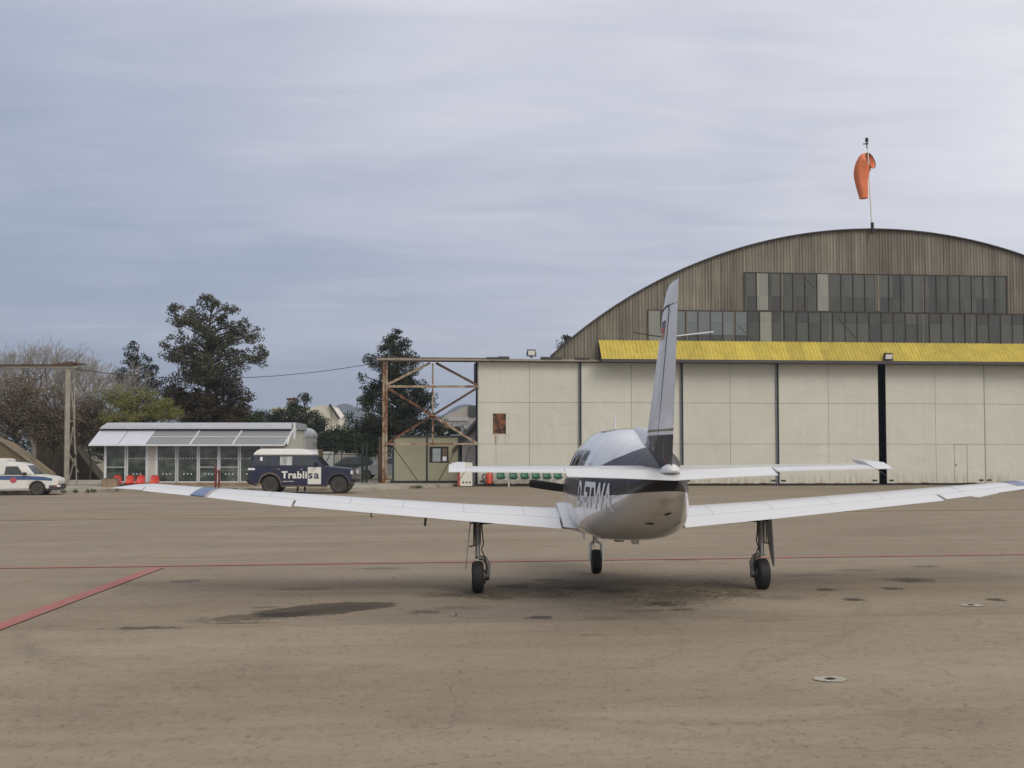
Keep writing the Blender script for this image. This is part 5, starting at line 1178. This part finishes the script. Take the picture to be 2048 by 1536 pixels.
offv(MB().add([(-1.31, -.66, 1.22), (-1.31, .66, 1.22), (-1.00, .72, .86), (-1.00, -.72, .86), (-1.27, -.66, 1.235), (-1.27, .66, 1.235), (-.96, .72, .875), (-.96, -.72, .875)], [(0, 1, 2, 3), (7, 6, 5, 4), (0, 4, 5, 1), (1, 5, 6, 2), (2, 6, 7, 3), (3, 7, 4, 0)]).build('windscreen', m_vg, van))
offv(MB().prism([(-4.0, .64), (-4.0, .82), (-1.28, .81), (-.6, .77), (-.26, .70), (-.26, .60), (-1.0, .64), (-1.8, .645)], lambda x, z: (x, -hv - .005, z), lambda x, z: (x, -hv - .001, z)).build('blue_stripe', m_blue, van))
offv(MB().span((-4.0, -hv - .008, .70), (-2.32, -hv - .0055, .725)).build('white_stripe', m_letter, van))
offv(MB().prism([(-1.96 + .14 * math.cos(a) + .0, .63 + .12 * math.sin(a)) for a in [2 * PI * i / 20 for i in range(20)]], lambda x, z: (x + .17, -hv - .009, z), lambda x, z: (x + .17, -hv - .0057, z)).build('pink_emblem', mat('faded red emblem', (.50, .09, .12), .5, var=.2), van))
side_text(van, 'MIL', -2.66, -2.45, .42, .50, -.006, m_plas, bold=.01)
offv(MB().span((-.42, -hv - .02, .22), (.02, hv + .02, .46)).build('front_bumper', m_plas, van, bevel=.04)); offv(MB().span((-.16, -hv - .028, .36), (.028, -hv + .3, .43)).build('indicator', mat('amber lens', (.45, .12, .04), .3), van)); offv(MB().span((-.06, -hv - .032, .35), (.036, -hv + .25, .43)).build('number_plate', m_letter, van))
offv(MB().span((-.20, -hv - .004, .56), (.0, -hv + .2, .62)).build('headlight', m_lamp, van)); offv(MB().box((-1.33, -hv - .09, .90), (.14, .16, .11)).build('wing_mirror', m_black, van, bevel=.02))
offv(MB().revolve((-.86, 0, .27), (0, 1, 0), [(-hv + .15, .32), (hv - .15, .32)], 16).build('wheel_well', m_black, van))
for x_ in (-.86, -3.25):
    for s in (-1, 1): car_wheel(van, x_, hv + s * (hv - .11), .27, .16, mat('pale rim', (.30, .29, .26), .5, .2))

# two cars parked far behind the fence
def far_car(px, py, D, label, paint, flip):
    p = at(px, py, D); o = thing('parked_car', label, 'car', (p.x, p.y, 0), 0 if not flip else PI, 'cars parked beyond the fence')
    b0 = [(-2.0, .3), (-2.0, .8), (-1.9, .92), (.75, .92), (1.6, .82), (2.0, .70), (2.02, .3)] + arch_pts(1.25, .33, .3) + arch_pts(-1.25, .33, .3)
    bb = shell(o, 'body', b0, 1.68, paint, bevel=.04)
    shell(o, 'roof', [(-1.75, .91), (-1.35, 1.38), (-1.1, 1.42), (.0, 1.42), (.25, 1.38), (.95, .91)], 1.64, paint, .25, .9, bevel=.04)
    glasspoly(o, [(-1.45, .97), (-1.2, 1.32), (-.45, 1.34), (-.45, .97)], 1.64, .25, .9, m_cg); glasspoly(o, [(-.38, .97), (-.38, 1.34), (.1, 1.34), (.62, .97)], 1.64, .25, .9, m_cg)
    MB().add([(.28, -.64, 1.37), (.28, .64, 1.37), (.92, .7, .94), (.92, -.7, .94), (.32, -.64, 1.385), (.32, .64, 1.385), (.96, .7, .955), (.96, -.7, .955)], [(0, 1, 2, 3), (7, 6, 5, 4), (0, 4, 5, 1), (1, 5, 6, 2), (2, 6, 7, 3), (3, 7, 4, 0)]).build('windscreen', mat('pale screen', (.25, .30, .30), .1, var=.1), o)
    for x_ in (-1.25, 1.25):
        for s in (-1, 1): car_wheel(o, x_, s * .74, .30, .18)
    return o
far_car(700, 950, 84, 'dark green hatchback parked beyond the fence, right above the blue bonnet', mat('dark green paint', (.045, .06, .05), .3, coat=.4), True)
far_car(775, 955, 82, 'silver car parked beyond the fence, half hidden by the rusty post', mat('silver paint', (.38, .40, .42), .3, .3, coat=.4), True)

# ================================================================== FENCE, BOARDS, POSTS between terminal and cabin
fo_ = at(610, 975, 69); fe = thing('mesh_fence', 'dark green wire mesh gate and fence between the terminal and the rusty frame', 'fence', (fo_.x, fo_.y, 0))
def fel(px, py): p = at(px, py, 69); return (p.x - fo_.x, max(.0, p.z))
m_fg = mat('dark green fence paint', (.016, .028, .022), .6, var=.2)
zf_ = fel(640, 886)[1]
for px, w_ in ((612, .05), (683, .05), (725, .13), (733, .12), (757, .05)):
    x_ = fel(px, 900)[0]; MB().span((x_ - w_ / 2, 0, 0), (x_ + w_ / 2, w_, zf_ if w_ > .1 else zf_ - .1)).build('post', m_fg, fe)
x0_, x1_ = fel(612, 900)[0], fel(760, 900)[0]
mb = MB(); [mb.span((x0_, .02, z_), (x1_, .05, z_ + .035)) for z_ in (.2, zf_ * .72, zf_ - .12)]; mb.build('rail', m_fg, fe)
mb = MB(); q = x0_
while q < x1_: mb.span((q, .03, .2), (q + .006, .036, zf_ - .1)); q += .11
z_ = .3
while z_ < zf_ - .1: mb.span((x0_, .037, z_), (x1_, .042, z_ + .005)); z_ += .22
mb.build('wire_mesh', m_fg, fe)
mb = MB(); mb.tube([fel(560, 889)[0:1] + (0,) + (fel(560, 889)[1],), (x0_, 0, zf_), (x1_, 0, zf_ - .02)], .012, 4); mb.tube([(x0_, 0, zf_ + .35), (x1_, 0, zf_ + .32)], .012, 4); mb.build('top_wire', m_fg, fe)
def board(px0, py0, px1, py1, D, label, m_, nm='notice_board', cat='board', posts=True):
    a = at(px0, py1, D); b_ = at(px1, py0, D); o = thing(nm, label, cat, ((a.x + b_.x) / 2, D, 0)); w2 = (b_.x - a.x) / 2
    MB().span((-w2, -.03, max(.02, a.z)), (w2, .03, b_.z)).build('panel', m_, o)
    mb = MB(); [mb.span((s * w2 - .04, .031, 0), (s * w2 + .04, .11, b_.z)) for s in (-1, 1)]; mb.build('posts', m_dsteel, o)
    return o
m_bw = mat('white board', (.66, .66, .64), .5, var=.05)
board(604, 899, 636, 962, 67.5, 'plain white board rising behind the windscreen of the dark blue car', m_bw)
bo2 = board(646, 903, 667, 968, 71, 'narrow white gate panel with a dark diagonal bar behind the blue bonnet', mat('white gate panel', (.58, .60, .58), .5, var=.05), 'gate_panel', 'gate')
MB().bar((-.25, -.06, .9), (.28, -.06, 2.0), .05, .03).build('diagonal_bar', m_fg, bo2)
p = at(640, 960, 70); o = thing('timber_post', 'brown timber post between the two white boards', 'post', (p.x, p.y, 0)); MB().span((-.13, -.1, 0), (.13, .1, at(640, 899, 70).z)).build('shaft', mat('brown timber', (.17, .11, .06), .85, var=.2), o)
p = at(752, 900, 70); o = thing('dark_post', 'dark brown post just left of the rusty upright', 'post', (p.x, p.y, 0)); p2 = at(761, 900, 68.5); o.location = (p2.x, p2.y, 0); MB().span((-.10, -.1, 0), (.08, .1, at(761, 874, 68.5).z)).build('shaft', m_rdark, o)
a = at(672, 903, 92); wb = thing('low_wall', 'long pale boundary wall behind the parked cars', 'wall', (at(720, 930, 92).x, 92, 0)); x_0 = at(655, 900, 92).x - wb.location.x; x_1 = at(765, 900, 92).x - wb.location.x
MB().span((x_0, 0, 0), (x_1, .2, at(700, 912, 92).z + .2)).build('wall', mat('wall render', (.40, .38, .34), .8, var=.15), wb)
# far cream house
ho = at(655, 860, 150); hs = thing('house', 'cream gabled house above the trees with dark roof edge', 'house', (ho.x, ho.y, 0))
def hl(px, py): p = at(px, py, 150); return (p.x - ho.x, p.z)
m_hc = mat('cream render', (.62, .57, .46), .8, var=.06)
q = [hl(630, 812), hl(661, 811), hl(661, 905), hl(630, 905)]
MB().prism([(x, max(0, z)) for x, z in q], lambda x, z: (x, 0, z), lambda x, z: (x, 7, z)).build('wall', m_hc, hs)
q = [hl(661.5, 813), hl(677, 835), hl(677, 905), hl(661.5, 905)]
MB().prism([(x, max(0, z)) for x, z in q], lambda x, z: (x, .3, z), lambda x, z: (x, 7, z)).build('gable_wall', mat('pale render', (.70, .66, .56), .8, var=.04), hs)
MB().bar((hl(660, 811)[0], -.2, hl(660, 811)[1] + .1), (hl(679, 838)[0], -.2, hl(679, 838)[1]), .5, .25).build('roof', m_roof, hs)
a = hl(642, 850); MB().span((a[0] - .6, -.05, a[1] - .8), (a[0] + .5, -.01, a[1] + .7)).build('window', m_glass, hs)
ho2 = at(583, 820, 160); h2 = thing('chimney_house', 'tiny far house with terracotta chimney stack among the trees', 'house', (ho2.x, ho2.y, 0))
z1_ = at(583, 796, 160).z; z0_ = at(583, 815, 160).z
MB().span((-2.5, 0, 0), (3, 5, z0_)).build('wall', m_hc, h2); MB().span((-.45, 0, z0_), (.45, .9, z1_ - .25)).build('chimney', m_hc, h2); MB().span((-.6, -.1, z1_ - .249), (.6, 1, z1_)).build('chimney_cap', m_rust, h2)
# overhead cable
mb = MB(); A_ = at(150, 738, 63.3); B_ = at(765, 723, 66); pts = []
for i in range(41):
    t_ = i / 40; p = A_.lerp(B_, t_); p.z -= 1.05 * 4 * t_ * (1 - t_) * .62; pts.append(p)
o = mb.tube(pts, .016, 5).build('overhead_cable', m_black); tag(o, 'thin black cable sagging between the two steel frames', 'cable')
# earth banks of the bunkers at the left
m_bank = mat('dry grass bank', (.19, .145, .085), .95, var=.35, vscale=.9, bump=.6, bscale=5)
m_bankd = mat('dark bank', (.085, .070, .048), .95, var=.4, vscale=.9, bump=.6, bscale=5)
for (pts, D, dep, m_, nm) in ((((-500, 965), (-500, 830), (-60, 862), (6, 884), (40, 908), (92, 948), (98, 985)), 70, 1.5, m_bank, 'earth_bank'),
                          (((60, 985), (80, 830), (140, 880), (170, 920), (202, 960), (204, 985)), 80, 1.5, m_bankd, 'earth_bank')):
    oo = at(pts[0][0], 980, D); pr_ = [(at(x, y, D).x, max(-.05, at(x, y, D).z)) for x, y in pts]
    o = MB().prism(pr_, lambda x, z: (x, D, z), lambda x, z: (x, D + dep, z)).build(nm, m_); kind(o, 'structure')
    e = MB(); cpts = [at(x, y - 1, D - .15) for x, y in pts[(2 if D < 75 else 1):-1]]
    for p, q in zip(cpts[:-1], cpts[1:]): e.bar(p, q, .07, .12)
    e.build('concrete_edge', mat('pale edge', (.25, .215, .16), .9, var=.2), o)

# ================================================================== TREES
def rv(r): 
    while True:
        v = Vector((r.uniform(-1, 1), r.uniform(-1, 1), r.uniform(-1, 1)))
        if .01 < v.length < 1: return v
def leaves(mb, c, rad, n, size, r, droop=0., asp=.5, flat=1.):
    V = mb.v; Fc = mb.f
    for _ in range(n):
        d = rv(r); p = Vector((c[0] + d.x * rad, c[1] + d.y * rad, c[2] + d.z * rad * flat)); a = rv(r).normalized(); 
        if droop: a = (a * (1 - droop) + Vector((0, 0, -1)) * droop).normalized()
        b_ = a.cross(rv(r)).normalized(); s = size * r.uniform(.6, 1.3); a *= s; b_ *= s * asp; o = len(V)
        V.extend([tuple(p - a), tuple(p + b_), tuple(p + a), tuple(p - b_)]); Fc.append((o, o + 1, o + 2, o + 3))
m_bark = mat('bark', (.065, .05, .038), .95, var=.3, vscale=4)
f_big = foliage('olive foliage', (.034, .036, .020), (.070, .070, .038), (.135, .125, .070))
f_brown = foliage('brownish hanging foliage', (.026, .021, .012), (.055, .043, .023), (.10, .076, .042))
f_con = foliage('dark conifer foliage', (.016, .024, .015), (.034, .045, .025), (.080, .088, .048))
f_con2 = foliage('dark green foliage', (.015, .022, .013), (.034, .042, .023), (.082, .084, .048))
f_yel = foliage('spring green foliage', (.10, .105, .028), (.17, .175, .05), (.27, .26, .09))
f_green = foliage('mid green foliage', (.018, .030, .011), (.036, .052, .018), (.07, .09, .03))
f_scrub = foliage('brown scrub', (.052, .042, .030), (.115, .092, .064), (.26, .205, .145))
f_tan = foliage('dead leaves', (.10, .065, .040), (.20, .13, .08), (.34, .24, .16))
def tree(name, label, cat, px, D, blobs, trunk_top, mats, seed=1, leaf=.11, group=None, trunk_r=.22, limbs=True, droop=0., asp=.5, z0=0.):
    """blobs: (px, py, rx px, ry px, number of clumps, clump radius m, leaves per clump, material index)"""
    r = random.Random(seed); b0 = at(px, 900, D); o = thing(name, label, cat, (b0.x, b0.y, z0), group=group); s = F / D
    top = at(px, trunk_top, D).z - z0
    tr = MB(); pts = [Vector((0, 0, -.1))]; n_ = 7
    for i in range(1, n_ + 1): pts.append(Vector((math.sin(i * 1.3 + seed) * .10 * i / 3, math.cos(i + seed) * .1, top * i / n_)))
    tr.tube(pts, [trunk_r * (1 - .85 * i / n_) for i in range(n_ + 1)], 8)
    crowns = {}
    for (bx_, by_, rx, ry, nc, cr, nl, mi) in blobs:
        c = at(bx_, by_, D); c = Vector((c.x - b0.x, 0, c.z - z0)); RX, RZ = rx / s, ry / s; mb = crowns.setdefault(mi, MB())
        for _ in range(nc):
            d = rv(r); d = d * (.35 + .65 * r.random() ** .5) / max(d.length, .35) * min(1, d.length + .35) if r.random() < .7 else d
            p = Vector((c.x + d.x * RX, d.y * RX * .9, c.z + d.z * RZ)); rad = cr * r.uniform(.55, 1.25)
            leaves(mb, p, rad, int(1.45 * nl * (rad / cr) ** 1.5), leaf * .84, r, droop, asp, .75)
            if limbs and r.random() < .35:
                zt_ = max(.4, min(top * .95, p.z - .35 * math.hypot(p.x, p.y) - .2)); k_ = min(n_ - 1, int(zt_ / top * n_)); q = pts[k_].lerp(pts[k_ + 1], zt_ / top * n_ - k_)
                tr.tube([q, q.lerp(p, .5) + Vector((0, 0, .12 * (p - q).length * r.uniform(-.3, 1))), p], [.05 + .01 * (p - q).length, .035, .012], 4)
    tr.build('trunk', m_bark, o, smooth=R(60))
    for mi, mb in crowns.items(): mb.build('crown', mats[mi], o)
    return o
# the big spreading tree behind the terminal
tree('spreading_tree', 'tallest tree, open branched with brown lower crown, behind the terminal', 'tree', 415, 88,
     [(420, 608, 24, 16, 14, .42, 54, 0), (372, 632, 40, 24, 26, .42, 50, 0), (462, 638, 32, 26, 22, .42, 50, 0), (350, 612, 16, 8, 5, .36, 40, 0), (415, 660, 70, 34, 50, .46, 52, 0), (500, 668, 28, 22, 16, .42, 44, 0), (352, 700, 40, 28, 26, .42, 46, 0),
      (465, 705, 66, 30, 46, .44, 50, 0), (522, 712, 18, 20, 10, .36, 36, 0), (415, 735, 76, 34, 64, .55, 66, 0), (400, 780, 72, 42, 60, .65, 95, 1), (430, 815, 60, 30, 30, .6, 90, 1), (465, 770, 38, 30, 22, .55, 70, 1), (345, 790, 22, 26, 12, .5, 70, 1), (492, 795, 14, 10, 5, .4, 40, 1), (415, 835, 78, 18, 50, .6, 90, 1), (365, 815, 34, 30, 30, .6, 90, 1), (470, 820, 30, 26, 24, .55, 80, 1)],
     610, [f_big, f_brown], 11, .10, trunk_r=.30)
tree('conifer_tree', 'dark pointed tree left of the tallest tree, with two separate tops', 'tree', 268, 92,
     [(265, 692, 5, 8, 3, .25, 34, 0), (262, 708, 12, 12, 7, .38, 44, 0), (258, 728, 20, 14, 12, .45, 50, 0), (292, 722, 8, 16, 6, .35, 40, 0), (300, 745, 18, 18, 12, .42, 50, 0), (245, 750, 24, 14, 14, .45, 50, 0), (270, 772, 42, 22, 26, .5, 60, 0), (300, 790, 34, 26, 18, .5, 60, 0), (240, 790, 20, 24, 10, .5, 55, 0), (320, 770, 14, 12, 6, .4, 40, 0)],
     688, [f_con], 5, .09)
tree('conifer_tree', 'dense dark evergreen standing behind the rusty steel frame', 'tree', 793, 80,
     [(794, 664, 5, 8, 3, .26, 44, 0), (788, 680, 14, 12, 9, .36, 54, 0), (800, 692, 22, 14, 12, .4, 56, 0), (776, 700, 18, 14, 10, .4, 56, 0), (795, 718, 44, 16, 28, .42, 60, 0), (740, 725, 16, 14, 9, .38, 44, 0), (795, 745, 52, 22, 40, .45, 66, 0), (722, 755, 10, 8, 4, .3, 34, 0),
      (795, 775, 66, 24, 52, .46, 70, 0), (795, 810, 70, 28, 64, .48, 76, 0), (850, 800, 24, 26, 18, .42, 60, 0), (735, 790, 22, 24, 16, .42, 56, 0), (790, 845, 78, 24, 70, .5, 80, 0), (700, 840, 16, 12, 7, .35, 40, 0), (860, 850, 28, 24, 20, .45, 70, 0), (740, 860, 40, 20, 26, .5, 70, 0)],
     670, [f_con2], 21, .085, trunk_r=.2)
tree('pine_tree', 'small round headed tree left of the cream house', 'tree', 610, 105,
     [(612, 795, 20, 10, 9, .34, 34, 0), (600, 812, 26, 10, 12, .4, 40, 0), (585, 830, 50, 16, 34, .55, 70, 0), (560, 845, 50, 14, 30, .55, 70, 0), (620, 850, 36, 24, 34, .55, 76, 0), (635, 870, 26, 20, 18, .5, 70, 0), (520, 835, 24, 16, 16, .5, 60, 0)],
     795, [f_con], 8, .10)
for i, (px, py, rx, ry, D, fm, lab) in enumerate(((690, 872, 36, 16, 95, f_green, 'mid green bush in front of the cream house'), (740, 885, 34, 16, 90, f_green, 'dark green bush beside the rusty upright, above the silver car'), (650, 885, 24, 18, 86, f_con2, 'dark bush directly above the white board'),
                                           (495, 842, 46, 18, 96, f_green, 'low green bush just right of the tallest tree'), (905, 880, 30, 26, 84, f_con2, 'dark bush behind the site cabin roof'))):
    tree('bush', lab, 'bush', px, D, [(px, py, rx, ry, 36, .55, 80, 0), (px, py + 14, rx * .9, ry, 26, .55, 80, 0)], py, [fm], 40 + i, .10, 'bushes behind the fence', .06)
tree('yellow_green_shrub', 'bright yellow green shrub between the bare trees and the tallest tree', 'shrub', 280, 76,
     [(290, 806, 54, 20, 60, .34, 60, 0), (238, 802, 36, 26, 40, .34, 44, 0), (328, 826, 34, 16, 44, .34, 64, 0), (270, 834, 74, 16, 70, .36, 70, 0), (222, 788, 32, 20, 24, .32, 26, 0), (285, 786, 40, 10, 20, .26, 22, 0)], 800, [f_yel], 3, .07, trunk_r=.08, asp=.3)
# a conifer top showing over the hangar shoulder
tree('conifer_tree', 'dark treetop peeping over the left shoulder of the hangar arch', 'tree', 1133, 125, [(1133, 676, 7, 5, 5, .4, 50, 0), (1133, 700, 14, 16, 10, .6, 60, 0)], 672, [f_con2], 9, .12, trunk_r=.15)
# bare trees: recursive twigs
m_twig = mat('grey brown twigs', (.29, .262, .228), .95, var=.3, vscale=2)
m_twig2 = mat('reddish brown twigs', (.085, .060, .042), .95, var=.4, vscale=2)
def bare(px, D, toppy, label, seed, spread=.55, wood=m_twig, lvl=6, name='bare_tree', tufts=None, h0=.26, lean=0):
    r = random.Random(seed); b0 = at(px, 900, D); o = thing(name, label, 'tree', (b0.x, b0.y, 0), group='leafless trees at the left'); H = at(px, toppy, D).z; mb = MB(); ends = []
    def go(p, d, ln, rad, k_):
        q = p + d * ln * .5 + rv(r) * ln * .05; e = p + d * ln + rv(r) * ln * .05
        mb.tube([p, q, e], [rad, rad * .85, rad * .68], 4 if k_ > 2 else 3, cap=False)
        if k_ == 0: ends.append(e); return
        n_ = 3 if r.random() < .62 else 2
        if k_ >= lvl - 1: n_ = 4
        for i in range(n_):
            nd = (d + rv(r) * spread + Vector((0, 0, .05))).normalized(); go(e if i else p.lerp(e, .85), nd, ln * r.uniform(.66, .86), rad * .62, k_ - 1)
    go(Vector((0, 0, 0)), Vector((lean, 0, 1)).normalized(), H * h0, .16, lvl)
    zm = max(e.z for e in ends); k_ = H / zm
    mb.v = [(x * k_, y * k_, z * k_) for x, y, z in mb.v]; ends = [e * k_ for e in ends]
    mb.build('branches', wood, o)
    if tufts:
        c = MB()
        for e in ends:
            if e.z < H * tufts[1] and r.random() < tufts[2]: leaves(c, e, .3, 8, .05, r)
        c.build('dead_leaves', tufts[0], o)
    return o
bare(70, 80, 664, 'widest leafless tree behind the grey steel beam at the left', 4, .85, lvl=7, tufts=(f_tan, .62, .5), h0=.20)
bare(170, 84, 690, 'leafless tree just right of the lattice leg', 9, .88, lvl=7, tufts=(f_tan, .5, .25), h0=.20)
bare(-5, 78, 700, 'leafless tree cut by the left edge of the picture', 14, .85, lvl=6, tufts=(f_tan, .8, .6), h0=.2)
bare(215, 90, 720, 'low leafless tree between the lattice leg and the dark pointed tree', 23, .85, lvl=6, h0=.2)
for i, (px, py, D, rx, ry, lab) in enumerate(((30, 815, 74, 56, 66, 'brown scrubby bush rising behind the white van'), (105, 835, 75, 48, 62, 'brown scrubby bush behind the lattice leg'), (180, 840, 77, 40, 48, 'brown scrubby bush at the left end of the terminal'), (215, 860, 78, 34, 34, 'dark brown bush directly behind the left terminal roof corner'))):
    tree('scrub_bush', lab, 'bush', px, D, [(px, py, rx, ry, 80, .55, 90, 0), (px, py + 22, rx, ry * .7, 60, .55, 90, 0), (px, py - 10, rx, ry, 26, .4, 34, 1)], py - 10, [f_scrub, f_tan], 60 + i, .075, 'brown bushes at the left', .08, droop=.3, asp=.3)
# weeds along the kerb
wd = []
for i, (px, py) in enumerate(((97, 985), (128, 986), (152, 986), (176, 986), (188, 985), (235, 984), (470, 983), (838, 977), (872, 973))):
    p = ground(px, py); mb = MB(); r = random.Random(i); leaves(mb, (0, 0, .08), .14, 50, .05, r, 0, .3, .6); o = mb.build('weed', f_green); o.location = (p.x, p.y - .05, gz(p.x, p.y))
    tag(o, 'small green weed tuft growing at the foot of the pale kerb', 'weed', 'weeds at the kerb')
# treeline far off
mb = MB(); r = random.Random(77)
for i in range(230):
    px = -200 + i * 7 + r.uniform(-3, 3); p = at(px, 900, 190 + r.uniform(-15, 30)); leaves(mb, (p.x, p.y, r.uniform(.5, 3.2)), 1.6, 60, .34, r)
kind(mb.build('distant_treeline', f_con2), 'stuff')
# ================================================================== HAZE
if 1:
    m = bpy.data.materials.new('haze air'); m.use_nodes = True; t = m.node_tree; t.nodes.clear()
    pv = N(t, 'ShaderNodeVolumePrincipled'); pv.inputs['Density'].default_value = .00036; pv.inputs['Color'].default_value = (.72, .83, 1, 1); pv.inputs['Anisotropy'].default_value = .2
    ou = N(t, 'ShaderNodeOutputMaterial'); L(t, pv.outputs[0], ou.inputs['Volume'])
    o = MB().span((-3050, -70, -30), (3050, 4100, 160)).build('haze', m); kind(o, 'stuff')
